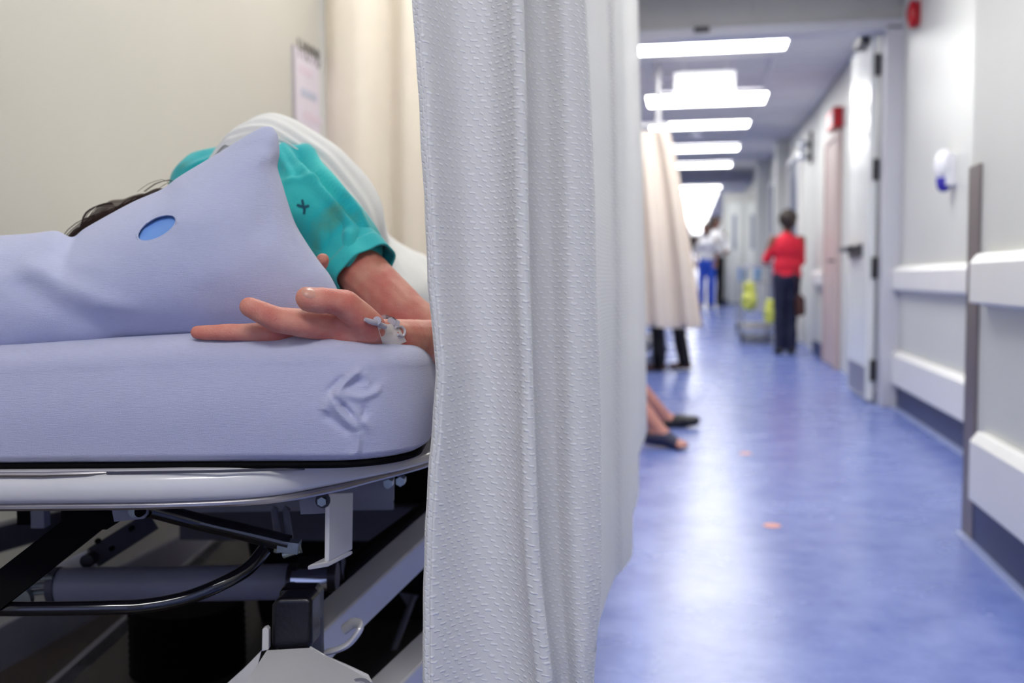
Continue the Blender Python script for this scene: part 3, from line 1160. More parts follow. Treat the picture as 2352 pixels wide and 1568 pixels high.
rim = rimpath(0)
R = []
for (a, b) in rim:
    # towards the side the moulding thins to the deck edge
    k = min(1, max(0, (b - 1.07) / 0.17))
    k = k * k * (3 - 2 * k)
    h = 0.0178 * (1 - k) + 0.0075 * k
    cz = -0.2148 - 0.010 * k
    ca, cb = min(max(a, -0.70), -0.34), min(max(b, 1.36), 2.95)
    n = Vector((a - ca, b - cb, 0))
    n = n.normalized() if n.length > 0 else Vector((0, -1, 0))
    w = 0.022
    ring = []
    for j in range(16):
        t = 2 * PI * j / 16
        x = math.cos(t)
        y = math.sin(t)
        x = math.copysign(abs(x) ** 0.75, x)
        y = math.copysign(abs(y) ** 0.75, y)
        ring.append(L(a - n.x * w + n.x * w * x, b - n.y * w + n.y * w * x, cz + h * y))
    R.append(ring)
obj('bumper_rim', G().rings(R, closed=True), M['white_enamel'], st, smooth=60)
# thin bright steel edge along the lower outer side, and deck plate
edge = [L(a, b, -0.2345) for a, b in rimpath(0.012)]
obj('edge_tube', G().tube(edge, 0.0045, 10, closed=True), M['steel'], st)
dk = rimpath(0.03, 70)
obj('deck', G().prism([L(a, b, -0.2) for a, b in dk], (0, 0, 0.004)), M['black'], st)
obj('deck_frame', G().prism([L(a, b, -0.236) for a, b in rimpath(0.036, 70)], (0, 0, 0.034)), M['grey_enamel'], st)
# clear strip lying on the rim top at left
obj('top_lip', G().tube([N(-60, 1090, 1.048), N(100, 1090, 1.048), N(200, 1087, 1.05), N(260, 1084, 1.056)], [.003, .003, .0025, .001], 8), M['steel'], st)
obj('bumper_seam', G().tube([N(x, y, b) for x, y, b in ((245, 1086, 1.052), (500, 1082, 1.055), (700, 1076, 1.08))], 0.0015, 6), M['dark_enamel'], st)

# mattress
mt = empty('mattress', L(-0.48, 2.0, -0.2))
tag(mt, 'thick mattress in a tucked lavender white sheet on the stretcher', 'mattress')
path = rrect(A_L, A_R, B_F, B_B, 0.10, (190, 130, 60))
RID = [  # ridges of the tucked corner: polyline px, height m, half width px
    ([(768, 912), (790, 880), (812, 858), (830, 846)], 0.0052, 9.4),
    ([(768, 905), (790, 906), (830, 912), (858, 900), (872, 884)], 0.0052, 10.7),
    ([(764, 918), (772, 935), (792, 958), (812, 976), (822, 990)], 0.0061, 10.7),
    ([(775, 908), (800, 930), (830, 965), (855, 988)], 0.0039, 9.4),
    ([(745, 945), (752, 925), (768, 912)], 0.0039, 10.7),
    ([(822, 990), (826, 1010), (818, 1035), (800, 1055)], 0.0030, 10.7),
    ([(835, 850), (846, 875), (838, 895)], 0.0030, 8.0),
    ([(740, 905), (790, 850), (850, 838), (880, 870), (872, 930), (860, 1000)], 0.0024, 29.3),
    ([(785, 925), (797, 940), (810, 956)], -0.0052, 6.6),
    ([(745, 952), (765, 965), (790, 985), (806, 998)], -0.0039, 9.4),
    ([(752, 900), (772, 880), (795, 862)], -0.0039, 8.0),
    ([(795, 892), (815, 878), (832, 872)], -0.0046, 8.0),
    ([(842, 930), (838, 950), (826, 962)], -0.0030, 8.0),
    ([(836, 992), (836, 1020), (832, 1055)], -0.0015, 10.7),
]


def ridge(px, py, rid):
    d = 0.0
    for pl, h, w in rid:
        if min(abs(px - q[0]) for q in pl) > 120 or min(abs(py - q[1]) for q in pl) > 120:
            continue
        best = 1e9
        bt = 0
        m = len(pl) - 1
        for i in range(m):
            ax, ay = pl[i]
            bx, by = pl[i + 1]
            dx, dy = bx - ax, by - ay
            t = max(0, min(1, ((px - ax) * dx + (py - ay) * dy) / (dx * dx + dy * dy)))
            q = math.hypot(px - ax - t * dx, py - ay - t * dy)
            if q < best:
                best = q
                bt = (i + t) / m
        fade = min(1, bt * 5 + .3) * min(1, (1 - bt) * 4 + .15)
        d += h * math.exp(-(best / w) ** 2) * fade
    return d


prof = []   # (outward offset, height fraction 0..1)
for i in range(6):
    t = i / 5
    prof.append((-0.022 * (1 - t) ** 1.5 - 0.004 * (1 - t), 0.11 * t))
NS = 74
for i in range(1, NS):
    t = i / NS
    prof.append((0.006 * math.sin(PI * t), 0.11 + 0.66 * t))
for i in range(17):
    th = PI / 2 * i / 16
    prof.append((-0.034 * (1 - math.cos(th)), 0.77 + 0.23 * math.sin(th)))
ca0, cb0 = (A_L + A_R) / 2, (B_F + B_B) / 2
R = []
for off, hf in prof:
    ring = []
    for (a, b) in path:
        cx, cy = min(max(a, A_L + 0.1), A_R - 0.1), min(max(b, B_F + 0.1), B_B - 0.1)
        n = Vector((a - cx, b - cy, 0)).normalized()
        c0 = -0.197
        # the top sags a little under the pillow at left and slopes off to the right edge
        c1 = -0.058 - 0.012 * max(0, min(1, (-0.33 - a) / 0.25)) - 0.012 * max(0, min(1, (a + 0.2) / 0.1))
        c = c0 + (c1 - c0) * hf
        p = L(a + n.x * off, b + n.y * off, c)
        if b < 1.3 and a > -0.5:
            x, y = proj(p)
            if 640 < x < 960 and 780 < y < 1080:
                o = ridge(x, y, RID)
                p += (RH * n.x + FH * n.y) * o
        w = noise.noise(p * 9) * 0.0018 + noise.noise(p * 30) * 0.0005
        p += (RH * n.x + FH * n.y) * w + UP * (w * (hf > .9))
        ring.append(p)
    R.append(ring)
for s in (0.97, 0.9, 0.75, 0.5, 0.25, 0.05):
    ring = []
    for q in R[len(prof) - 1]:
        v = q - CAMV
        a, b = v.dot(RH), v.dot(FH)
        ring.append(L(ca0 + (a - ca0) * s, cb0 + (b - cb0) * s, v.z + 0.004 * (1 - s)))
    R.append(ring)
obj('sheet', G().rings(R, closed=False), M['sheet'], mt, smooth=180)
# a few stretched threads / lint are too small; a dark under-edge piping shows below the sheet
obj('piping', G().tube([L(a, b, -0.1955) for a, b in rrect(A_L + .012, A_R - .012, B_F + .012, B_B - .012, 0.09, (30, 16, 14))], 0.004, 8, closed=True), M['black'], mt)

# ---- under-carriage


def part(name, g, m, **k):
    return obj(name, g, m, st, **k)


# black mounting block and thick black diagonal strut
part('mount_block', G().bar(N(162, 1183, 1.2), N(264, 1183, 1.2), 0.05, 0.022), M['black'])
part('strut', G().bar(N(-90, 1425, 1.12), N(225, 1178, 1.2), 0.02, 0.036, up=FH.cross(N(225, 1178, 1.2) - N(-90, 1425, 1.12))), M['black'])
mb = part('mount_bracket', G().prism([N(255, 1160, 1.16), N(338, 1160, 1.16), N(338, 1182, 1.16), N(330, 1191, 1.16), N(262, 1198, 1.16)], FH * 0.006), M['grey_enamel'])
for px, mm in ((308, 'zinc'), (322, 'black')):
    q = N(px, 1175, 1.155)
    obj('bolt', G().cyl(q - FH * 0.004, q + FH * .01, 0.0055, 12), M[mm], mb)
# fold-down handle: black tube with clamp
HB = 1.22
h1 = spline([N(345, 1168, HB - .03), N(450, 1196, HB), N(560, 1222, HB), N(665, 1248, HB)], 20)
part('handle_arm', G().tube(h1, 0.0105, 16), M['black_gloss'])
h2 = spline([N(-120, 1398, 1.14), N(60, 1398, 1.14), N(250, 1395, 1.15), N(340, 1390, 1.16), N(430, 1372, 1.17), N(510, 1340, 1.18), N(570, 1305, 1.2), N(608, 1262, 1.22)], 50)
part('push_handle', G().tube(h2, 0.0082, 16), M['black_gloss'])
cp = part('clamp', G().tube([N(636, 1268, HB), N(640, 1235, HB), N(684, 1252, HB), N(690, 1262, HB), N(650, 1275, HB)], 0.0045, 10)
          .bar(N(640, 1250, HB), N(688, 1256, HB), .02, .014), M['zinc'], bevel=.001)
for dx in (0, 27):
    obj('u_bolt', G().tube([N(634 + dx, 1166, 1.27), N(630 + dx, 1172, 1.27), N(632 + dx, 1190, 1.26), N(640 + dx, 1245, 1.24)], 0.0045, 10), M['grey_enamel'], cp)
# far side frame members
part('side_rail_far', G().bar(N(-60, 1250, 1.9), N(310, 1150, 2.3), 0.03, 0.05), M['dark_enamel'])
part('cross_bar', G().bar(N(420, 1196, 1.9), N(1040, 1200, 1.9), 0.04, 0.062), M['dark_enamel'])
part('apron_plate', G().bar(N(330, 1146, 1.5), N(903, 1138, 1.5), 0.01, 0.04), M['grey_enamel'])
part('side_plate', G().bar(N(640, 1110, 1.36), N(905, 1112, 1.36), 0.006, 0.042), M['grey_enamel'])
for px, py in ((893, 1108), (921, 1103)):
    q = N(px, py, 1.34)
    part('bolt', G().cyl(q - FH * .01, q + FH * .012, 0.0065, 6), M['zinc'])
part('latch_box', G().bar(N(50, 1182, 1.45), N(78, 1182, 1.45), 0.03, .022), M['black'])
part('latch_plate', G().bar(N(78, 1185, 1.44), N(108, 1185, 1.44), 0.02, .03), M['grey_enamel'])
# perforated link arm with pivot bolt
la = part('link_arm', G().bar(N(60, 1355, 1.5), N(212, 1282, 1.5), 0.008, 0.03, up=FH.cross(N(212, 1282, 1.5) - N(60, 1355, 1.5))), M['white_enamel'], bevel=.002)
q = N(206, 1284, 1.49)
obj('pivot_bolt', G().cyl(q - FH * .012, q + FH * .01, 0.010, 16), M['dark_metal'], la)
lk = part('link_arm', G().bar(N(215, 1280, 1.52), N(350, 1195, 1.6), 0.008, 0.032, up=FH.cross(N(350, 1195, 1.6) - N(215, 1280, 1.52))), M['dark_enamel'])
for px, py in ((257, 1259), (302, 1213), (225, 1242)):
    q = N(px, py, 1.515)
    obj('hole', G().cyl(q - FH * .003, q + FH * .003, 0.004, 10), M['black'], lk)
# gas actuator
ab = 1.45
part('actuator_body', G().tube([N(136, 1345, ab), N(672, 1335, ab)], 0.0255, 24), M['grey_enamel'], bevel=.003)
part('actuator_collar', G().tube([N(664, 1337, ab - .02), N(686, 1337, ab - .02)], 0.027, 24), M['dark_metal'])
part('actuator_collar', G().tube([N(120, 1345, ab), N(137, 1345, ab)], 0.027, 24), M['dark_enamel'])
for dy in (-20, -4, 12):
    part('actuator_rod', G().tube([N(25, 1352 + dy, ab - .02), N(122, 1345 + dy, ab - .02)], 0.0045, 10), M['zinc'])
part('actuator_eye', G().lathe(N(42, 1376, ab - .03), [(.012, -.006), (.02, -.006), (.02, .006), (.012, .006)], 20, axis=FH), M['zinc'])
part('piston', G().tube([N(672, 1330, 1.42), N(758, 1332, 1.42)], 0.0155, 24), M['chrome'])
part('piston_end', G().tube([N(756, 1325, 1.41), N(775, 1325, 1.41)], 0.021, 24), M['dark_metal'])
part('pivot_tube', G().tube([N(690, 1310, 1.5), N(790, 1300, 1.5)], 0.019, 24), M['dark_metal'])
part('pivot_shaft', G().tube([N(775, 1325, 1.5), N(985, 1165, 1.85)], 0.016, 16), M['black'])
# Z bracket hanging from the side frame, with a foot turned left
t = 0.006
zb = G()
w0, w1 = N(757, 1132, 1.155), N(812, 1130, 1.215)
v0, v1 = N(755, 1290, 1.155), N(810, 1262, 1.215)
nn = (w1 - w0).cross(v0 - w0).normalized() * t
zb.prism([w0, w1, v1, v0], nn)
f0 = N(706, 1298, 1.125)
f1 = N(740, 1282, 1.17)
zb.prism([v0, v1, f1, f0], (0, 0, -t))
zk = part('drop_bracket', zb, M['white_enamel'], bevel=.0018, seg=3)
q = N(741, 1150, 1.15)
obj('bolt', G().cyl(q - FH * .006, q + FH * .02, 0.0055, 6), M['zinc'], zk)
obj('washer', G().cyl(q, q + FH * .004, 0.0085, 16), M['dark_metal'], zk)
part('bolt_plate', G().bar(N(690, 1150, 1.175), N(770, 1146, 1.175), 0.008, 0.03), M['grey_enamel'])


def box_tube(name, p, q, w, twist=0.0, m='white_enamel'):
    d = (q - p).normalized()
    sd = d.cross(UP).normalized()
    u = sd.cross(d)
    u = Matrix.Rotation(twist, 3, d) @ u
    return part(name, G().bar(p, q, w, w, up=u), M[m], bevel=0.004, seg=3)


# scissor arms (painted box tube)
box_tube('scissor_arm', N(700, 1492, 1.28), N(1060, 1160, 1.72), 0.047, twist=0.0)
box_tube('scissor_arm', N(850, 1640, 1.30), N(1120, 1368, 1.70), 0.047, twist=0.0)
part('inner_rod', G().tube([N(950, 1370, 1.9), N(890, 1530, 1.8)], 0.006, 8), M['dark_enamel'])
part('inner_plate', G().prism([N(915, 1360, 1.9), N(962, 1368, 1.9), N(940, 1400, 1.9)], FH * .004), M['dark_enamel'])
# black moulded end cap over a post
cb = 1.19
part('end_cap', G().prism([N(622, 1392, cb), N(634, 1374, cb), N(708, 1372, cb), N(716, 1382, cb), N(716, 1488, cb), N(640, 1496, cb), N(622, 1488, cb)], FH * 0.04 + RH * .004), M['black_plastic'], bevel=.006, seg=4)
part('end_cap', G().prism([N(640, 1362, cb + .05), N(645, 1352, cb + .05), N(722, 1352, cb + .05), N(735, 1362, cb + .05), N(735, 1500, cb + .05), N(640, 1500, cb + .05)], FH * 0.03), M['black_plastic'], bevel=.004, seg=3)
part('post', G().prism([N(712, 1385, cb + .03), N(734, 1392, cb + .05), N(738, 1510, cb + .05), N(712, 1500, cb + .03)], FH * 0.02), M['dark_enamel'])
# white pedestal housing at the bottom: sloping top plate with raised lips
b1, b2 = 1.10, 1.22
tp_ = [N(560, 1575, b1 - .03), N(612, 1492, cb - .01), N(712, 1489, cb - .01), N(742, 1508, cb), N(845, 1556, cb - .02), N(855, 1575, cb - .04), N(850, 1660, b1 - .06), N(520, 1660, b1 - .06)]
part('pedestal_plate', G().prism(tp_, (0, 0, -.004)), M['white_enamel'], bevel=.002)
part('pedestal_lip', G().tube([N(712, 1489, cb - .012), N(745, 1509, cb - .002), N(800, 1533, cb - .012), N(843, 1553, cb - .02), N(852, 1570, cb - .03)], 0.0028, 8), M['white_enamel'])
part('pedestal_lip', G().prism([N(602, 1445, cb - .01), N(612, 1440, cb - .01), N(617, 1446, cb - .01), N(617, 1492, cb - .01), N(601, 1496, cb - .01)], FH * .01), M['white_enamel'], bevel=.001)
part('pedestal_flange', G().prism([N(600, 1494, cb - .005), N(560, 1535, cb + .0), N(515, 1575, cb), N(515, 1640, cb), N(565, 1640, cb - .03)], FH * .004), M['white_enamel'])
part('pedal_boss', G().lathe(N(825, 1590, cb - .045), [(.016, -.01), (.017, 0), (.012, .004)], 20, axis=UP - FH * 1.2), M['grey_enamel'])
lv = spline([N(752, 1497, 1.26), N(780, 1490, 1.25), N(805, 1475, 1.25), N(826, 1447, 1.25), N(826, 1434, 1.26), N(812, 1430, 1.27), N(790, 1445, 1.28)], 24)
part('release_lever', G().tube(lv, 0.0042, 10, sx=1.6), M['white_enamel'])
# black bellows column and base
bx = N(432, 1480, 1.75)
prof2 = []
zt, zb_ = N(432, 1385, 1.75).z, 0.14
nfold = 12
for i in range(nfold * 4 + 1):
    z = zb_ + (zt - zb_) * i / (nfold * 4)
    prof2.append((0.087 + 0.011 * math.sin(i * PI / 2), z - zb_))
part('bellows', G().lathe((bx.x, bx.y, zb_), prof2, 32), M['black'])
part('base_cover', G().prism([L(-.80, 1.55, -.74), L(-.14, 1.55, -.74), L(-.14, 2.9, -.74), L(-.80, 2.9, -.74)], (0, 0, .07)), M['base'], bevel=.03, seg=4)
part('underdeck_shade_box', G().prism([L(-.56, 1.98, -.255), L(-.075, 1.98, -.255), L(-.075, 1.98, -.68), L(-.50, 1.98, -.68)], FH * .5), M['black'], bevel=.01)  # added black box standing in for the shadow under the deck
# legs/casters of the base
for a, b in ((-.76, 1.3), (-.16, 1.45), (-.76, 2.98), (-.155, 3.35)):
    c = L(a, b, -CAM_H + .075)
    w = part('caster', G().lathe(c - RH * .015, [(.02, -.002), (.07, 0), (.075, .006), (.075, .026), (.07, .032), (.02, .034)], 24, axis=RH), M['black'])
    obj('caster_fork', G().bar(c - RH * .006, c - RH * .006 + UP * .1, .006, .04, up=FH).bar(c + RH * .03, c + RH * .03 + UP * .1, .006, .04, up=FH).bar(c - RH * .01 + UP * .1, c + RH * .035 + UP * .1, .04, .006), M['grey_enamel'], w)
part('base_frame', G().bar(L(-.76, 1.3, -.69), L(-.76, 2.98, -.69), .05, .04).bar(L(-.16, 1.45, -.69), L(-.16, 3.35, -.69), .05, .04).bar(L(-.78, 1.6, -.69), L(-.14, 1.6, -.69), .05, .04)
     .bar(L(-.78, 2.9, -.69), L(-.14, 2.9, -.69), .05, .04), M['grey_enamel'], bevel=.004)
box_tube('scissor_arm', L(-.2, 2.85, -.64), L(-.2, 1.75, -.26), 0.045, m='grey_enamel')

# ================================================================ PILLOW
PB = 1.19
top_e = [(-420, 640), (-300, 585), (-150, 552), (0, 541), (70, 536), (128, 530), (166, 544), (200, 521), (300, 466), (372, 434), (412, 405), (500, 352), (585, 300), (612, 290), (628, 293)]
bot_e = [(-420, 860), (-300, 872), (-150, 866), (0, 852), (80, 846), (150, 832), (300, 796), (440, 775), (560, 768), (640, 768), (720, 762), (782, 742)]
rig_e = [(782, 742), (790, 715), (782, 680), (758, 632), (738, 606), (706, 560), (678, 512), (660, 460), (648, 420), (638, 385), (642, 350), (638, 312), (628, 293)]
lef_e = [(-420, 860), (-470, 790), (-480, 720), (-460, 670), (-420, 640)]
NU, NV = 240, 110


def arcspline(pts, n):
    d = spline([(p[0], p[1], 0) for p in pts], 600)
    s = [0]
    for i in range(1, len(d)):
        s.append(s[-1] + (d[i] - d[i - 1]).length)
    s = np.array(s) / s[-1]
    X = np.array([q.x for q in d])
    Y = np.array([q.y for q in d])
    t = np.linspace(0, 1, n)
    return np.interp(t, s, X), np.interp(t, s, Y)


tx, ty = arcspline(top_e, NU)
bx_, by_ = arcspline(bot_e, NU)
rx, ry = arcspline(rig_e, NV)
lx, ly = arcspline(lef_e, NV)
U, V = np.meshgrid(np.linspace(0, 1, NU), np.linspace(0, 1, NV))


def coons(t_, b_, l_, r_):
    top = np.tile(t_, (NV, 1))
    bot = np.tile(b_, (NV, 1))
    le = np.tile(l_[:, None], (1, NU))
    ri = np.tile(r_[:, None], (1, NU))
    return (1 - V) * bot + V * top + (1 - U) * le + U * ri - ((1 - U) * (1 - V) * b_[0] + U * (1 - V) * b_[-1] + (1 - U) * V * t_[0] + U * V * t_[-1])


PX = coons(tx, bx_, lx, rx)
PY_ = coons(ty, by_, ly, ry)
prof_u = (1 - np.abs(2 * U - 1) ** 4) ** 0.62
VV = V ** 1.4
prof_v = (1 - np.abs(2 * VV - 1) ** 2.2) ** 0.62
bulge = prof_u * prof_v
PRID = [([(40, 592), (120, 640), (220, 690), (330, 722)], 0.010, 30),
        ([(20, 640), (110, 690), (200, 738), (300, 765)], -0.008, 34),
        ([(-40, 620), (60, 585), (150, 580), (230, 560)], -0.006, 22),
        ([(545, 345), (590, 332), (640, 345)], -0.006, 12),
        ([(556, 322), (600, 312), (636, 322)], 0.004, 10),
        ([(640, 395), (618, 440), (608, 500), (598, 560)], -0.006, 26),
        ([(655, 430), (672, 500), (690, 560)], 0.003, 22),
        ([(668, 520), (672, 550), (680, 575)], -0.005, 9),
        ([(402, 412), (420, 430), (440, 440)], 0.003, 10),
        ([(300, 500), (400, 520), (520, 560)], 0.002, 50)]
slit_c = (360, 524)
SA, SB, SR = 49, 22, math.radians(-28)


def slit_xy(x, y):
    dx, dy = x - slit_c[0], y - slit_c[1]
    u = dx * math.cos(SR) + dy * math.sin(SR)
    v = -dx * math.sin(SR) + dy * math.cos(SR)
    return u / SA, v / SB


FRONT = []
BACK = []
cut = set()
for i in range(NV):
    rf, rb = [], []
    for j in range(NU):
        x, y = PX[i, j], PY_[i, j]
        if abs(x - slit_c[0]) < 70 and abs(y - slit_c[1]) < 60:
            u, v = slit_xy(x, y)
            r = math.hypot(u, v)
            if 0.80 < r < 1.22:
                k = 1 / r
                u *= k
                v *= k
                uu, vv = u * SA, v * SB
                x = slit_c[0] + uu * math.cos(SR) - vv * math.sin(SR)
                y = slit_c[1] + uu * math.sin(SR) + vv * math.cos(SR)
            elif r <= 0.8:
                cut.add((i, j))
        # the case leans back towards its top edge; the right end rests in the hand
        b0 = 1.185 + 0.09 * V[i, j] + 0.0 * U[i, j] - 0.015 * (1 - U[i, j])
        d = 0.112 * bulge[i, j]
        rg = ridge(x, y, PRID) * min(1, bulge[i, j] * 1.3)
        w = noise.noise(Vector((x * 0.008, y * 0.012, 1))) * 0.004 + noise.noise(Vector((x * 0.03, y * 0.03, 4))) * 0.0008
        rf.append(N(x, y, b0 - d - rg + w * bulge[i, j]))
        rb.append(N(x, y, b0 + d * 1.0 + w * bulge[i, j]))
    FRONT.append(rf)
    BACK.append(rb)
pg = G()
n = NU
v = [p for r in FRONT for p in r] + [p for r in BACK for p in r]
f = []
off = NU * NV
for i in range(NV - 1):
    for j in range(NU - 1):
        q = ((i, j), (i, j + 1), (i + 1, j + 1), (i + 1, j))
        if not any(c in cut for c in q):
            f.append(tuple(a * n + b for a, b in q))
        f.append(tuple(off + a * n + b for a, b in q[::-1]))
pg.add(v, f)
bm = bmesh.new()
vs_ = [bm.verts.new(p) for p in pg.v]
for q in pg.f:
    try:
        bm.faces.new([vs_[k] for k in q])
    except ValueError:
        pass
for c in [vs_[i * n + j] for i, j in cut]:
    if not c.link_faces:
        bm.verts.remove(c)
bmesh.ops.remove_doubles(bm, verts=bm.verts, dist=1e-5)
me = bpy.data.meshes.new('pillow')
bm.to_mesh(me)
bm.free()
me.shade_smooth()
pil = link('pillow', me, M['pillow'], None, N(300, 850, 1.15))
tag(pil, 'lavender white pillow propped up with a slit showing blue beneath', 'pillow')
# inner blue pillow showing through the slit, set back behind the case
IN = []
for i in range(NV):
    for_row = []
    for j in range(NU):
        pass
gi = G()
rr = []
b_s = None
for k in range(0, 13):
    row = []
    for m_ in range(0, 13):
        uu = (m_ / 12 * 2 - 1) * 62
        vv = (k / 12 * 2 - 1) * 36
        x = slit_c[0] + uu * math.cos(SR) - vv * math.sin(SR)
        y = slit_c[1] + uu * math.sin(SR) + vv * math.cos(SR)
        # local case depth
        idx = np.argmin((PX - x) ** 2 + (PY_ - y) ** 2)
        ii, jj = divmod(int(idx), NU)
        b0 = 1.185 + 0.09 * V[ii, jj] - 0.015 * (1 - U[ii, jj])
        row.append(N(x, y, b0 - 0.112 * bulge[ii, jj] + 0.007))
    rr.append(row)
gi.grid(rr)
obj('inner_cover', gi, M['blue_vinyl'], pil, smooth=180, fixn=False)
# stitched rim of the slit
pr = []
for k in range(48):
    t = 2 * PI * k / 48
    uu, vv = math.cos(t) * SA, math.sin(t) * SB
    x = slit_c[0] + uu * math.cos(SR) - vv * math.sin(SR)
    y = slit_c[1] + uu * math.sin(SR) + vv * math.cos(SR)
    idx = np.argmin((PX - x) ** 2 + (PY_ - y) ** 2)
    ii, jj = divmod(int(idx), NU)
    b0 = 1.185 + 0.09 * V[ii, jj] - 0.015 * (1 - U[ii, jj])
    pr.append(N(x, y, b0 - 0.112 * bulge[ii, jj] + .0005))
obj('slit_edge', G().tube(pr, 0.0011, 6, closed=True), M['pillow'], pil)

# ================================================================ PATIENT
pat_o = N(640, 770, 1.7)
pt = empty('person', pat_o)
tag(pt, 'patient in teal gown lying on the stretcher behind the pillow, hand holding it', 'person')
g = G()
S = 1 / FPX


def C(px, py, b, rpx):
    return N(px, py, b), rpx * b * S


def chain(g, pts, n=14):
    Q = [C(*p) for p in pts]
    for (p, r), (q, r2) in zip(Q[:-1], Q[1:]):
        g.cap(p, r, q, r2, n)


# arm: shoulder - elbow - wrist
chain(g, [(660, 470, 1.48, 64), (830, 625, 1.40, 60), (935, 730, 1.36, 58), (1040, 800, 1.34, 54)])
chain(g, [(1040, 800, 1.34, 54), (985, 787, 1.25, 54), (930, 780, 1.18, 48), (878, 772, 1.13, 41)])
# palm: heel of the hand to knuckles
chain(g, [(878, 772, 1.13, 40), (840, 762, 1.11, 42), (790, 752, 1.10, 44), (735, 750, 1.10, 40), (700, 750, 1.10, 35)])
chain(g, [(860, 772, 1.15, 40), (790, 770, 1.15, 38), (720, 772, 1.15, 34)])
# thumb lying over the pillow corner
chain(g, [(850, 752, 1.10, 38), (826, 728, 1.085, 37), (792, 698, 1.070, 34), (762, 691, 1.062, 30), (735, 690, 1.056, 31), (709, 688, 1.052, 29), (704, 684, 1.050, 27)])
# index finger
chain(g, [(745, 745, 1.09, 38), (690, 741, 1.072, 34), (640, 735, 1.062, 31), (606, 720, 1.054, 27), (574, 705, 1.050, 24)])
# middle, ring and little fingers sliding under the pillow
chain(g, [(715, 764, 1.12, 32), (640, 764, 1.09, 25), (560, 763, 1.080, 21), (500, 763, 1.078, 19), (454, 763, 1.08, 17)])
chain(g, [(715, 774, 1.15, 28), (640, 774, 1.14, 20), (560, 772, 1.135, 17), (490, 772, 1.135, 14)])
chain(g, [(725, 778, 1.18, 26), (660, 778, 1.18, 18), (590, 776, 1.18, 15), (540, 776, 1.18, 13)])
# other hand behind the pillow: forearm and fingertip
chain(g, [(700, 640, 1.36, 20), (738, 604, 1.30, 17), (741, 596, 1.29, 15)])
chain(g, [(640, 560, 1.5, 50), (680, 640, 1.42, 34), (700, 650, 1.36, 28)])
# neck and head, turned down into the pillow
chain(g, [(520, 520, 1.55, 60), (430, 560, 1.50, 55)])
hc = N(355, 614, 1.42)
g.ell(hc, (.105, .085, .095))
g.ell(hc + RH * .02 + FH * -.05 + UP * -.01, (.05, .05, .06))
g.cap(hc + FH * -.085 + UP * .0, .012, hc + FH * -.10 + UP * -.02, .014)
g.ell(hc + FH * .02 + RH * .03 + UP * .085, (.02, .012, .028))
# trunk, hips, legs under the covers
chain(g, [(600, 500, 1.55, 120), (640, 600, 1.9, 120), (720, 660, 2.3, 110)])
for dx in (0, 0.12):
    k0, k1, k2 = L(-.42 + dx, 2.3, .01), L(-.36 + dx, 2.65, .0), L(-.42 + dx, 2.95, -.02)
    g.cap(k0, .07, k1, .05)
    g.cap(k1, .05, k2, .035)
    g.cap(k2, .035, k2 + RH * .08 - UP * .01, .025)


def skin_d(co, nn):
    return noise.noise(co * 60) * 0.0006


body = blob('body', g, 0.0026, 4, M['skin'], pt, disp=skin_d)
# nails
bpy.context.view_layer.update()


def on_surface(o, px, py):
    bpy.context.view_layer.update()
    inv = o.matrix_world.inverted()
    og = inv @ CAMV
    dr = (inv.to_3x3() @ ray(px, py)).normalized()
    ok, loc, nor, _ = o.ray_cast(og, dr)
    return (o.matrix_world @ loc) if ok else None


def nail(name, cx, cy, rx_, ry_, rot):
    """a curved plate following the fingertip's own surface"""
    P_ = []
    for k in range(7):
        row = []
        for m in range(13):
            t = 2 * PI * m / 12
            r_ = k / 6
            u, v = math.cos(t) * rx_ * r_, math.sin(t) * ry_ * r_
            x = cx + u * math.cos(rot) - v * math.sin(rot)
            y = cy + u * math.sin(rot) + v * math.cos(rot)
            p = on_surface(body, x, y)
            if p is None:
                return
            row.append(p - (p - CAMV).normalized() * (0.0011 - 0.0008 * r_ ** 3))
        P_.append(row)
    obj(name, G().grid(P_), M['nail'], pt, smooth=180, fixn=False)


nail('thumb_nail', 709, 673, 18, 12, 0.35)
nail('finger_nail', 566, 694, 13, 8, 0.7)
# hair: dark mass behind the pillow, with loose strands over the top edge
hg = G()
hg.ell(hc + FH * .03 + UP * .008 - RH * .01, (.116, .10, .096))
hg.cap(N(255, 540, 1.40), .022, N(372, 476, 1.38), .026)
hg.cap(N(372, 476, 1.38), .026, N(430, 500, 1.42), .035)
blob('hair', hg, 0.006, 4, M['hairbr'], pt, disp=lambda c, n_: noise.noise(Vector((c.x * 20, c.y * 60, c.z * 90))) * .006)
sg_ = G()
rnd = random.Random(4)
for k in range(70):
    t = k / 70
    x0 = 395 - 150 * t + rnd.uniform(-12, 12)
    y0 = 430 + 62 * t + rnd.uniform(-6, 8)
    pts = [N(x0, y0 + 10, 1.36), N(x0 - 40, y0 + 16 + rnd.uniform(-6, 4), 1.36), N(x0 - 85, y0 + 42 + rnd.uniform(-8, 6), 1.36), N(x0 - 120, y0 + 72 + rnd.uniform(-6, 10), 1.37)]
    sg_.tube(spline(pts, 8), 0.0006, 4)
for k in range(9):
    j = rnd.uniform(-5, 5)
    pts = [N(262 + j, 470 + j, 1.35), N(238, 470 + j * .6, 1.35), N(215 + j, 478, 1.35), N(197 + j, 498 + j, 1.36), N(188 + j, 522, 1.36), N(176 + 2 * j, 538 + j, 1.36)]
    sg_.tube(spline(pts, 12), 0.00045, 4)
for k in range(4):
    j = rnd.uniform(-5, 5)
    pts = [N(250, 480 + j, 1.35), N(230 + j, 488, 1.35), N(220 + j, 502, 1.35), N(222, 520, 1.36)]
    sg_.tube(spline(pts, 8), 0.00045, 4)
for k in range(5):
    x = rnd.uniform(340, 440)
    pts = [N(x, 440, 1.36), N(x - 15, 415 + rnd.uniform(-8, 4), 1.36), N(x - 50, 420, 1.36), N(x - 80, 440, 1.36)]
    sg_.tube(spline(pts, 8), 0.0003, 4)
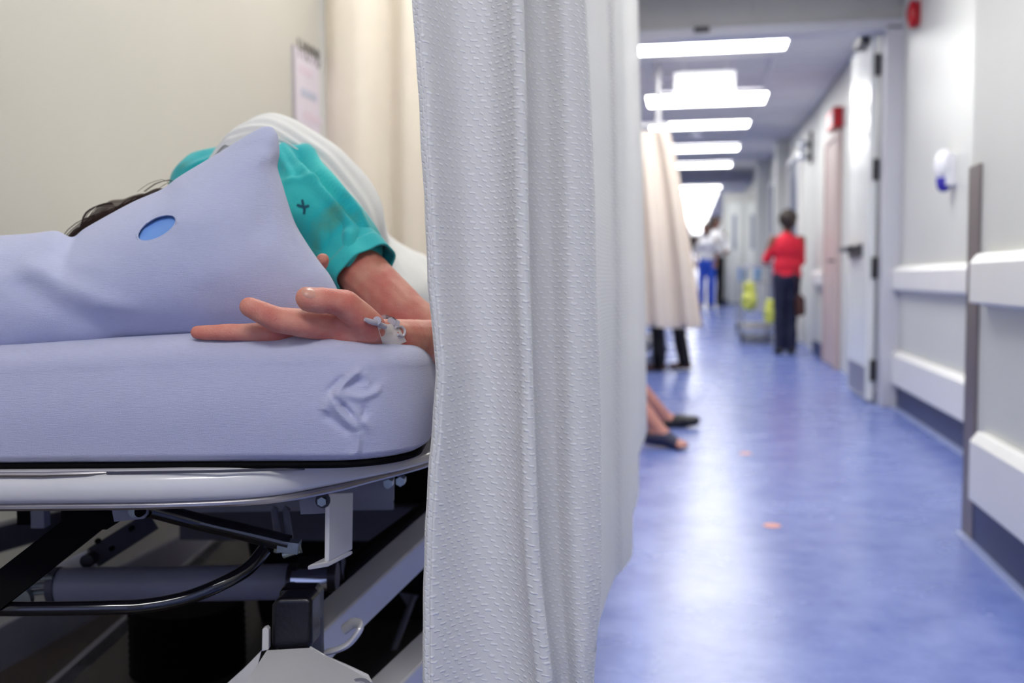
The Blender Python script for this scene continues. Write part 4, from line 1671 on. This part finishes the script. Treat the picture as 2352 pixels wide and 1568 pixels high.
so = obj('loose_strands', sg_, M['hairbr'], pt)
so['kind'] = 'stuff'

# gown
gm = mat('teal_gown', (22, 156, 158), 0.8, bump=0.15, bscale=300, sheen=0.2)
nt = gm.node_tree
pb_ = nt.nodes['Principled BSDF']
tcg = nt.nodes.new('ShaderNodeTexCoord')
nz = nt.nodes.new('ShaderNodeTexNoise')
nz.inputs['Scale'].default_value = 9
nz.inputs['Detail'].default_value = 6
nt.links.new(tcg.outputs['Object'], nz.inputs['Vector'])
rp = nt.nodes.new('ShaderNodeValToRGB')
rp.color_ramp.elements[0].position = 0.34
rp.color_ramp.elements[0].color = (*lin((70, 150, 132)), 1)
rp.color_ramp.elements[1].position = 0.44
rp.color_ramp.elements[1].color = (*lin((8, 176, 182)), 1)
e = rp.color_ramp.elements.new(0.68)
e.color = (*lin((60, 204, 200)), 1)
nt.links.new(nz.outputs[0], rp.inputs[0])
nt.links.new(rp.outputs[0], pb_.inputs['Base Color'])
M['gown'] = gm
gg = G()
chain(gg, [(505, 460, 1.62, 118), (590, 455, 1.58, 122), (655, 430, 1.53, 100), (690, 470, 1.48, 92)])
chain(gg, [(690, 470, 1.48, 92), (760, 530, 1.44, 88), (800, 570, 1.42, 82)])
chain(gg, [(590, 470, 1.6, 120), (640, 600, 1.95, 130), (720, 640, 2.3, 120)])
chain(gg, [(470, 478, 1.6, 76), (520, 470, 1.6, 110)])
ax = N(690, 470, 1.48)
e1 = N(852, 640, 1.395)
GR = [  # gown folds: px polyline, height, width
    ([(650, 335), (700, 400), (760, 460), (830, 530)], 0.0120, 9.9),
    ([(690, 330), (740, 400), (800, 470), (850, 530)], 0.0135, 9.9),
    ([(670, 340), (720, 400), (780, 466), (838, 530)], -0.0120, 8.8),
    ([(620, 330), (650, 370), (675, 415)], 0.0090, 8.8),
    ([(650, 420), (690, 418), (740, 425)], 0.0060, 6.6),
    ([(775, 500), (765, 560), (760, 620)], -0.0180, 13.2),
    ([(800, 520), (805, 580), (800, 640)], 0.0090, 15.4),
    ([(430, 390), (520, 345), (600, 325)], 0.0060, 6.6),
]


def gown_d(co, nn):
    x, y = proj(co)
    d = noise.noise(co * 14) * 0.006
    if 380 < x < 900 and 280 < y < 720:
        d += ridge(x, y, GR)
    return d


# sleeve ends in a flat cut, so it is a flared frustum instead of a capsule
gw = blob('gown', gg, 0.005, 5, M['gown'], pt, disp=gown_d)
sl0, sl1 = N(740, 520, 1.45), N(838, 624, 1.395)
dd = (sl1 - sl0).normalized()
SLV = []
for i in range(22):
    t = i / 21
    cpt = sl0.lerp(sl1, t)
    rr_ = (84 + 2 * math.sin(t * 9)) * 1.42 * S * (1 - 0.10 * t)
    u = (UP - dd * UP.dot(dd)).normalized()
    w = dd.cross(u)
    ring = []
    for j in range(48):
        th = 2 * PI * j / 48
        r2 = rr_ * (1 + 0.06 * math.sin(3 * th + t * 3) + 0.035 * math.sin(7 * th + 2))
        ring.append(cpt + u * (math.cos(th) * r2) + w * (math.sin(th) * r2))
    SLV.append(ring)
sv = obj('sleeve', G().rings(SLV, cap=False), M['gown'], pt, smooth=180)
m_ = sv.modifiers.new('t', 'SOLIDIFY')
m_.thickness = .002
hm = []
for t in (0.80, 0.84, 0.93, 1.02, 1.03):
    ring = []
    k = 1.02 if t > 0.81 else 1.0
    base = SLV[min(21, int(round(t * 21)))]
    cpt = sl0.lerp(sl1, min(1, t))
    for q in base:
        ring.append(cpt + dd * max(0, (t - 1)) * .1 + (q - sl0.lerp(sl1, min(21, int(round(t * 21))) / 21)) * k)
    hm.append(ring)
hh = obj('sleeve_hem', G().rings(hm, cap=False), M['gown'], pt, smooth=180)
m_ = hh.modifiers.new('t', 'SOLIDIFY')
m_.thickness = .003
# printed plus mark on the gown
sv_c = N(697, 474, 1.385)


def surf_strip(o, pxs, wpx, lift=.0015):
    """thin ribbon lying on a surface, following pixels"""
    L_, R_ = [], []
    for k, (x, y) in enumerate(pxs):
        a = pxs[max(0, k - 1)]
        b = pxs[min(len(pxs) - 1, k + 1)]
        dx, dy = b[0] - a[0], b[1] - a[1]
        l = math.hypot(dx, dy)
        nx, ny = -dy / l * wpx / 2, dx / l * wpx / 2
        p, q = on_surface(o, x + nx, y + ny), on_surface(o, x - nx, y - ny)
        if p is None or q is None:
            continue
        L_.append(p - (p - CAMV).normalized() * lift)
        R_.append(q - (q - CAMV).normalized() * lift)
    return [L_, R_]


mk = G()
for line in ([(682, 470), (690, 473), (700, 475), (710, 472)], [(694, 458), (696, 470), (699, 482), (698, 492)]):
    s_ = surf_strip(gw, line, 6)
    if len(s_[0]) > 1:
        mk.grid(s_)
if mk.v:
    obj('printed_mark', mk, mat('gown_print', (14, 84, 106), .8, var=.1), pt, fixn=False)

# ---- white blanket over the back
SECT = [  # (b, [(px,py) arch from left to right])
    (1.50, [(430, 470), (503, 345), (530, 334), (570, 318), (610, 318), (650, 332), (700, 364), (742, 394), (776, 444), (808, 490), (834, 520), (850, 560), (846, 600), (840, 760)]),
    (1.53, [(432, 440), (506, 326), (545, 298), (600, 290), (640, 300), (690, 330), (740, 368), (785, 418), (822, 462), (848, 505), (862, 540), (862, 580), (850, 640), (840, 760)]),
    (1.60, [(440, 430), (520, 322), (560, 285), (610, 262), (660, 272), (705, 296), (770, 340), (815, 382), (850, 425), (874, 475), (880, 530), (866, 590), (850, 640), (840, 760)]),
    (1.72, [(430, 460), (520, 340), (570, 296), (620, 272), (670, 280), (715, 302), (780, 346), (822, 388), (856, 428), (878, 475), (886, 530), (884, 590), (890, 650), (880, 760)]),
    (1.95, [(400, 560), (500, 420), (570, 352), (630, 330), (690, 330), (740, 350), (800, 395), (840, 440), (868, 490), (884, 535), (905, 580), (935, 630), (960, 680), (960, 760)]),
    (2.2, [(420, 660), (500, 560), (570, 500), (640, 470), (700, 460), (750, 470), (810, 500), (860, 540), (900, 560), (925, 566), (960, 585), (1000, 620), (1040, 665), (1060, 740)]),
    (2.6, [(440, 700), (520, 630), (600, 590), (680, 570), (740, 565), (790, 565), (840, 565), (890, 566), (930, 572), (965, 584), (1000, 605), (1030, 640), (1060, 680), (1070, 730)]),
    (3.0, [(500, 710), (580, 670), (660, 640), (740, 620), (800, 610), (850, 605), (900, 605), (940, 610), (980, 620), (1010, 635), (1040, 655), (1065, 680), (1080, 700), (1085, 720)]),
]
NB = 110
secs = []
for b, pts in SECT:
    ps = spline([N(x, y, b) for x, y in pts], NB)
    secs.append(ps)
BL = []
NL = 120
for i in range(NL):
    t = i / (NL - 1) * (len(secs) - 1)
    k = min(int(t), len(secs) - 2)
    f_ = t - k
    row = []
    for j in range(NB):
        a = secs[max(k - 1, 0)][j]
        b = secs[k][j]
        c = secs[k + 1][j]
        d = secs[min(k + 2, len(secs) - 1)][j]
        p = 0.5 * ((2 * b) + (c - a) * f_ + (2 * a - 5 * b + 4 * c - d) * f_ ** 2 + (3 * b - a - 3 * c + d) * f_ ** 3)
        row.append(p)
    BL.append(row)
# folds radiating from the near edge
for i in range(NL):
    for j in range(NB):
        p = BL[i][j]
        s_ = j / NB
        e_ = math.exp(-((i / NL) / 0.18) ** 2)
        w = 0.010 * math.sin(i * 0.75 + s_ * 7) * e_ * (0.3 + 0.7 * math.exp(-((s_ - .45) / .2) ** 2)) + 0.006 * noise.noise(p * 12)
        BL[i][j] = p + (p - L(-.35, 2.0, -.1)).normalized() * w
bl = obj('blanket', G().grid(BL), M['blanket'], None, org=N(700, 760, 2.0), smooth=180, fixn=False)
m_ = bl.modifiers.new('t', 'SOLIDIFY')
m_.thickness = .006
m_.offset = -1
tag(bl, 'white blanket draped over the patient from shoulder to legs', 'blanket')

# ---- drip cannula taped at the wrist
iv = empty('drip_cannula', N(880, 760, 1.12))
tag(iv, 'clear drip cannula taped to the back of the wrist', 'cannula')


def lift(px, py, d=.004):
    p = on_surface(body, px, py)
    if p is None:
        p = N(px, py, 1.12)
    return p - (p - CAMV).normalized() * d


tape = []
for x0, y0, x1, y1 in ((866, 746, 880, 794), (880, 746, 896, 796), (896, 744, 914, 793), (912, 744, 934, 784)):
    tape.append([lift(x0 + (x1 - x0) * k / 5, y0 + (y1 - y0) * k / 5, .0012) for k in range(6)])
obj('tape', G().grid(tape), M['tape'], iv, smooth=180, fixn=False)
obj('hub', G().tube([lift(838, 733), lift(850, 738), lift(866, 742), lift(884, 750)], [.002, .003, .003, .003], 12), M['clear'], iv)
obj('cap', G().ell(N(841, 721, 1.095), (.0042, .0042, .005)), M['bluecap'], iv)
obj('connector', G().tube([lift(866, 736, .007), lift(884, 732, .009), lift(900, 738, .009), lift(912, 744, .007)], [.0045, .0055, .005, .0045], 12), M['clear'], iv)
obj('tube_loop', G().tube(spline([lift(908, 752, .004), lift(922, 750, .005), lift(930, 760, .005), lift(925, 772, .004), lift(914, 768, .003)], 24), .0016, 8), M['clear'], iv)

# ================================================================ PEOPLE IN THE CORRIDOR


def person(label, loc, h, rot, mats, arms, hair=True, legs=None, shoes=True, top_len=0.9, sleeve=0.5):
    """standing figure; local axes: x right, y facing, z up, for 1.70 m"""
    s = h / 1.70
    mw = Matrix.Translation(Vector(loc)) @ Matrix.Rotation(rot, 4, 'Z') @ Matrix.Scale(s, 4)

    def T(p):
        return mw @ Vector(p)

    def mk(fn):
        g = G()
        fn(g)
        g.v = [mw @ v for v in g.v]
        return g
    lg = legs or {-1: [(-.09, 0, .90), (-.10, .02, .49), (-.10, -.01, .09)], 1: [(.09, 0, .90), (.10, .02, .49), (.10, -.01, .09)]}

    def bodyf(g):
        g.ell((0, .012, 1.60), (.072, .092, .108))
        g.ell((0, .05, 1.555), (.05, .05, .05))
        g.cap((0, .10, 1.60), .010, (0, .118, 1.578), .014)
        for sx in (-1, 1):
            g.ell((sx * .076, .0, 1.59), (.012, .02, .03))
        g.cap((0, -.01, 1.40), .06, (0, .0, 1.53), .05)
        g.ell((0, 0, 1.26), (.165, .10, .19))
        g.ell((0, 0, 1.05), (.14, .095, .17))
        g.ell((0, 0, .92), (.16, .105, .13))
        for sx in (-1, 1):
            a = arms[sx]
            g.cap((sx * .165, 0, 1.37), .055, a[0], .04)
            g.cap(a[0], .04, a[1], .026)
            hd_ = Vector(a[2])
            w = Vector(a[1])
            d = (hd_ - w).normalized()
            pm = w + d * .09
            g.cap(w, .026, w + d * .06, .033)
            sdv = d.cross(Vector((0, 1, .2))).normalized()
            for k in range(4):
                o = (k - 1.5) * .018
                g.cap(w + d * .06 + sdv * o, .011, pm + sdv * o * 1.1, .010)
                g.cap(pm + sdv * o * 1.1, .010, pm + sdv * o * 1.1 + d * (.06 - abs(k - 1.4) * .008) + Vector((0, .01, -.01)), .008)
            g.cap(w + d * .02 + sdv * .025, .013, w + d * .075 + sdv * .055, .010)
            q = lg[sx]
            g.cap(q[0], .085, q[1], .056)
            g.cap(q[1], .056, q[2], .038)
            ft = Vector(q[2])
            g.cap(ft + Vector((0, -.03, -.04)), .035, ft + Vector((sx * .015, .14, -.06)), .025)
    o = blob('person', mk(bodyf), 0.0085 * s, 3, mats['skin'], None, org=Vector(loc))

    def shirtf(g):
        g.ell((0, 0, 1.27), (.185, .12, .185))
        g.ell((0, 0, 1.06), (.165, .12, .19))
        g.cap((0, 0, top_len + .06), .11, (0, 0, 1.1), .11)
        g.ell((0, 0, top_len + .07), (.175, .125, .09))
        g.cap((0, -.01, 1.38), .075, (0, -.005, 1.43), .062)
        for sx in (-1, 1):
            a = arms[sx]
            g.cap((sx * .145, 0, 1.355), .060, a[0], .052)
            if sleeve > 0.5:
                g.cap(a[0], .056, Vector(a[0]).lerp(Vector(a[1]), sleeve), .045)
    blob('shirt', mk(shirtf), 0.012 * s, 4, mats['shirt'], o, disp=lambda c, n_: noise.noise(c * 9) * .008)

    def trf(g):
        g.ell((0, 0, .93), (.175, .125, .12))
        for sx in (-1, 1):
            q = lg[sx]
            g.cap(q[0], .10, q[1], .075)
            g.cap(q[1], .075, Vector(q[2]) + Vector((0, 0, .0)), .068)
    blob('trousers', mk(trf), 0.012 * s, 4, mats['trousers'], o, disp=lambda c, n_: noise.noise(c * 8) * .008)
    if hair:
        def hf(g):
            g.ell((0, -.018, 1.625), (.112, .115, .118))
            g.ell((0, -.04, 1.56), (.08, .07, .08))
        blob('hair', mk(hf), 0.012 * s, 3, mats['hair'], o, disp=lambda c, n_: noise.noise(c * 25) * .008)
    if shoes:
        for sx in (-1, 1):
            def sf(g):
                ft = Vector(lg[sx][2])
                g.cap(ft + Vector((0, -.04, -.045)), .042, ft + Vector((sx * .015, .14, -.055)), .032)
            so_ = blob('shoe', mk(sf), 0.008 * s, 2, mats['shoe'], o)
            zf = loc[2] - ORG[o.name].z
            for v_ in so_.data.vertices:
                v_.co.z = max(v_.co.z, 0.001)
    for v_ in o.data.vertices:
        v_.co.z = max(v_.co.z, 0.003)
    tag(o, label, 'person')
    return o


W = IY(1805, 812, 11.55)
person('woman in red sweater and navy trousers standing with her back turned', (0.975, 11.6, 0), 1.56, math.radians(12),
       dict(skin=M['skin_brown'], shirt=M['redshirt'], trousers=M['navycloth'], hair=M['hair'], shoe=M['shoe_black']),
       {-1: [(-.235, .05, 1.14), (-.10, .26, 1.24), (-.05, .32, 1.33)], 1: [(.185, .04, 1.12), (.12, .24, 1.06), (.04, .30, 1.08)]}, sleeve=0.95,
       legs={-1: [(-.07, 0, .90), (-.075, .01, .49), (-.08, -.01, .09)], 1: [(.07, 0, .90), (.06, .01, .49), (.055, -.01, .09)]}, top_len=.88)
p = IY(1838, 700, 11.5)
hb = empty('handbag', (p.x, 11.55, .5))
obj('bag_body', G().prism([(p.x - .04, 11.42, .42), (p.x + .05, 11.42, .44), (p.x + .045, 11.42, .62), (p.x - .02, 11.42, .68), (p.x - .05, 11.42, .6)], (0, .22, 0)), M['shoe_brown'], hb, bevel=.02, seg=3)
obj('strap', G().tube(spline([(p.x - .02, 11.5, .65), (p.x - .05, 11.5, .85), (p.x - .08, 11.53, 1.1), (p.x - .07, 11.55, 1.33)], 16), .006, 8), M['shoe_brown'], hb)
tag(hb, 'dark brown handbag hanging at the hip of the woman in red', 'handbag')

q = IY(1640, 700, 21.0)
person('distant person in a white top and black trousers, dark hair', (0.36, 20.6, fz(20.6)), 1.74, math.radians(205),
       dict(skin=M['skin_brown'], shirt=M['whitecloth'], trousers=M['blackcloth'], hair=M['hair'], shoe=M['shoe_black']),
       {-1: [(-.25, .03, 1.16), (-.16, .20, 1.02), (-.08, .25, 1.02)], 1: [(.27, .03, 1.16), (.17, .20, 1.0), (.1, .26, 1.0)]}, sleeve=0.55)
person('distant person in bright blue scrub trousers beside the white top', (0.19, 20.0, fz(20.0)), 1.60, math.radians(170),
       dict(skin=M['skin_brown'], shirt=M['whitecloth'], trousers=M['scrub'], hair=M['hair'], shoe=M['shoe_black']),
       {-1: [(-.22, .0, 1.14), (-.2, .1, .93), (-.19, .16, .86)], 1: [(.22, 0, 1.14), (.2, .1, .93), (.19, .16, .86)]}, sleeve=0.5, top_len=.95)
q1 = IY(1560, 855, 9.45)
person('person behind the cream curtain, only black trouser legs and brown shoes showing', (q1.x - .08, 9.5, 0), 1.5, math.radians(95),
       dict(skin=M['skin'], shirt=M['whitecloth'], trousers=M['blackcloth'], hair=M['hair'], shoe=M['shoe_brown']),
       {-1: [(-.2, .0, 1.12), (-.2, .06, .86), (-.19, .08, .78)], 1: [(.2, 0, 1.12), (.2, .06, .86), (.19, .08, .78)]},
       legs={-1: [(-.09, 0, .90), (-.10, .14, .49), (-.10, .12, .09)], 1: [(.09, 0, .90), (.10, -.08, .49), (.10, -.15, .09)]}, sleeve=0.5)

# seated visitor: bare calves with dark flats, chair behind the white curtain
sv0 = Vector((-0.62, 5.5, 0))
g = G()
ank1 = IY(1528, 958, 5.85)
ank2 = IY(1512, 985, 5.15)
toe1 = IY(1592, 966, 5.85)
toe2 = IY(1572, 1022, 5.1)
for (kn, an, toe) in (((-.56, 5.78, .50), ank1, toe1), ((-.52, 5.22, .49), ank2, toe2)):
    kn = Vector(kn)
    hp = Vector((-1.0, (5.5 + kn.y) / 2, .52))
    g.cap(hp, .09, kn, .062)
    midp = kn.lerp(an, .35)
    g.cap(kn, .06, midp, .058)
    g.cap(midp, .058, an, .036)
    g.cap(an, .036, an.lerp(toe, .35) + Vector((0, 0, -.02)), .036)
    g.cap(an + Vector((-.03, 0, -.03)), .033, toe, .02)
    for k in range(5 if toe is toe2 else 0):
        off_ = Vector((0, (k - 2) * .016, 0))
        g.cap(toe + off_ + Vector((-.03, 0, 0)), .012, toe + off_ + Vector((.004 - abs(k - 1) * .006, 0, 0)), .010)
g.ell((-1.0, 5.5, .58), (.14, .19, .14))
g.ell((-1.05, 5.5, .80), (.11, .15, .2))
g.ell((-1.06, 5.5, 1.02), (.11, .18, .18))
g.cap((-1.05, 5.5, 1.15), .055, (-1.03, 5.5, 1.26), .05)
g.ell((-1.01, 5.5, 1.34), (.095, .075, .11))
g.cap((-.92, 5.5, 1.34), .01, (-.90, 5.5, 1.32), .014)
for sy in (-1, 1):
    g.ell((-1.02, 5.5 + sy * .076, 1.33), (.02, .012, .03))
    g.cap((-1.05, 5.5 + sy * .18, 1.12), .05, (-1.0, 5.5 + sy * .24, .85), .04)
    g.cap((-1.0, 5.5 + sy * .24, .85), .04, (-.78, 5.5 + sy * .2, .66), .027)
    for k in range(4):
        g.cap((-.78, 5.5 + sy * .2 + (k - 1.5) * .017, .655), .011, (-.68, 5.5 + sy * .2 + (k - 1.5) * .018, .625), .009)
    g.cap((-.77, 5.5 + sy * .17, .65), .012, (-.72, 5.5 + sy * .15, .64), .01)
sp = blob('person', g, 0.007, 3, M['skin_leg'], None, org=Vector((-1.0, 5.5, 0)))
tag(sp, 'seated visitor behind the white curtain, only crossed bare calves and dark shoes showing', 'person')
dr = G()
dr.ell((-1.0, 5.5, .58), (.17, .22, .16))
dr.ell((-1.06, 5.5, .82), (.13, .17, .2))
dr.ell((-1.07, 5.5, 1.03), (.13, .2, .17))
for ky in (5.78, 5.22):
    dr.cap((-1.0, (5.5 + ky) / 2, .54), .11, (-.62, ky, .52), .085)
for sy in (-1, 1):
    dr.cap((-1.05, 5.5 + sy * .18, 1.12), .065, (-1.02, 5.5 + sy * .22, .95), .058)
blob('dress', dr, 0.012, 4, M['greycloth'], sp)
hf = G()
hf.ell((-1.035, 5.5, 1.36), (.1, .092, .105))
blob('hair', hf, 0.01, 3, M['hair'], sp)
for an, toe, mm, pk in ((ank1, toe1, M['shoe_black'], 0.0), (ank2, toe2, M['shoe_navy'], 0.1)):
    s_ = G()
    dv = (toe - an)
    dv.z = 0
    dv.normalize()
    te = toe - dv * (.045 if pk else -.01)
    s_.cap(an + Vector((-.045, 0, -.045)), .037, an.lerp(te, .5) + Vector((0, 0, -.012)), .043)
    s_.cap(an.lerp(te, .45) + Vector((0, 0, -.015)), .043, te, .034 if pk else .03)
    blob('shoe', s_, 0.006, 3, mm, sp)
    sl = G().tube([an + Vector((-.07, 0, -.075)), an.lerp(toe, .5) + Vector((0, 0, -.055)), toe + Vector((.01, 0, -.024))], [.03, .036, .02], 12, sx=1.2)
ch = empty('chair', (-1.0, 5.5, 0))
obj('seat', G().box((-1.25, 5.25, .40), (-.78, 5.75, .45)), M['chair'], ch, bevel=.015, seg=3)
obj('backrest', G().box((-1.30, 5.25, .55), (-1.26, 5.75, .95)), M['chair'], ch, bevel=.015, seg=3)
for x in (-1.26, -.8):
    for y_ in (5.27, 5.73):
        obj('leg', G().cyl((x, y_, 0), (x, y_, .42 if x > -1 else .95), .012, 12), M['chrome'], ch)
tag(ch, 'dark visitor chair hidden behind the white curtain under the seated visitor', 'chair')

# second stretcher behind the cream curtain, its wheels showing below the hem
s2 = empty('hospital_stretcher', (-.75, 10.2, 0))
obj('mattress', G().box((-1.1, 9.3, .68), (-.42, 11.2, .80)), M['sheet'], s2, bevel=.03, seg=3)
obj('frame', G().box((-1.14, 9.25, .62), (-.38, 11.25, .67)), M['white_enamel'], s2, bevel=.01)
obj('lift_column', G().cyl((-.75, 9.8, .25), (-.75, 9.8, .62), .08, 20).cyl((-.75, 10.7, .25), (-.75, 10.7, .62), .08, 20), M['dark_enamel'], s2)
obj('base', G().box((-1.05, 9.4, .16), (-.42, 11.1, .26)), M['grey_enamel'], s2, bevel=.02)
wx = IY(1508, 836, 9.35)
for x, y_ in ((wx.x, 9.42), (-1.05, 9.42), (wx.x, 11.0), (-1.05, 11.0)):
    w_ = obj('wheel', G().lathe((x - .02, y_, .095), [(.02, -.004), (.08, 0), (.095, .01), (.095, .03), (.08, .04), (.02, .044)], 24, axis=(1, 0, 0)), M['black'], s2)
    obj('wheel_cover', G().lathe((x - .012, y_ - .035, .095), [(.005, 0), (.07, .001), (.072, .02), (.07, .03)], 20, axis=(0, 1, 0)), M['greycloth'], w_)
    obj('fork', G().box((x - .03, y_ - .03, .10), (x - .022, y_ + .03, .24)).box((x + .03, y_ - .03, .10), (x + .038, y_ + .03, .24)), M['chrome'], w_)
tag(s2, 'second stretcher behind the cream curtain, wheels showing beneath its hem', 'stretcher')

# linen and waste cart beside the woman
CYr = 12.9
ct = empty('utility_cart', (.78, 13.6, fz(13.4)))
zc = fz(13.0)


def cz_(y_):
    return fz(y_)


cx0, cx1, cy0, cy1 = .55, .95, 12.75, 14.3
for x in (cx0, cx1):
    for y_ in (cy0, cy1):
        z_ = cz_(y_)
        obj('post', G().cyl((x, y_, z_ + .12), (x, y_, cz_(13.5) + .95), .014, 12), M['chrome'], ct)
        w_ = obj('wheel', G().lathe((x - .015, y_, z_ + .055), [(.01, 0), (.05, .002), (.055, .015), (.05, .028), (.01, .03)], 16, axis=(1, 0, 0)), M['black'], ct)
        obj('fork', G().box((x - .02, y_ - .02, z_ + .06), (x + .02, y_ + .02, z_ + .14)), M['dark_metal'], w_)
zz_ = cz_(13.5)
obj('top_frame', G().tube([(cx0, cy0, zz_ + .93), (cx1, cy0, zz_ + .93), (cx1, cy1, zz_ + .93), (cx0, cy1, zz_ + .93)], .014, 10, closed=True), M['chrome'], ct)
obj('shelf', G().box((cx0, cy0, zz_ + .72), (cx1, cy1, zz_ + .74)), M['steel'], ct, bevel=.004)
obj('shelf', G().box((cx0, cy0, zz_ + .16), (cx1, cy1, zz_ + .18)), M['steel'], ct, bevel=.004)
tag(ct, 'wheeled metal utility cart left of the woman in red', 'cart')


def bag(px, py, y_, rx_, rz_, label):
    c = IY(px, py, y_)
    g = G()
    g.ell(c, (rx_, rx_ * .8, rz_))
    g.cap(c + Vector((0, 0, rz_ * .7)), rx_ * .5, c + Vector((0, 0, rz_ * 1.15)), rx_ * .75)
    o = blob('waste_bag', g, .012, 3, M['bagyellow'], None, disp=lambda p_, n_: noise.noise(p_ * 14) * .03)
    tag(o, label, 'bag')


bag(1722, 688, 12.68, .10, .13, 'bulging yellow green bag hanging on the near end of the cart')
bag(1768, 722, 12.6, .07, .10, 'smaller yellow bag low between cart and the woman in red')
for px, py, y_, r_, lab in ((1740, 618, 12.95, .05, 'pale blue tub on the cart, nearest the woman'), (1705, 622, 13.4, .06, 'pale blue tub on the cart, left of the other tub')):
    c = IY(px, py, y_)
    tb_ = empty('storage_tub', (c.x, c.y, zz_ + .74))
    obj('tub_body', G().lathe((c.x, c.y, zz_ + .74), [(r_ * .8, 0), (r_, .15), (r_ * 1.05, .155), (r_ * 1.05, .165), (r_ * .95, .165)], 20), M['bluetub'], tb_)
    obj('lid', G().lathe((c.x, c.y, zz_ + .74 + .165), [(r_ * 1.1, 0), (r_ * 1.1, .012), (r_ * .6, .02)], 20), M['shell'], tb_)
    tag(tb_, lab, 'tub')

for o in list(bpy.data.objects):
    if o.type == 'MESH':
        o.data.name = o.name
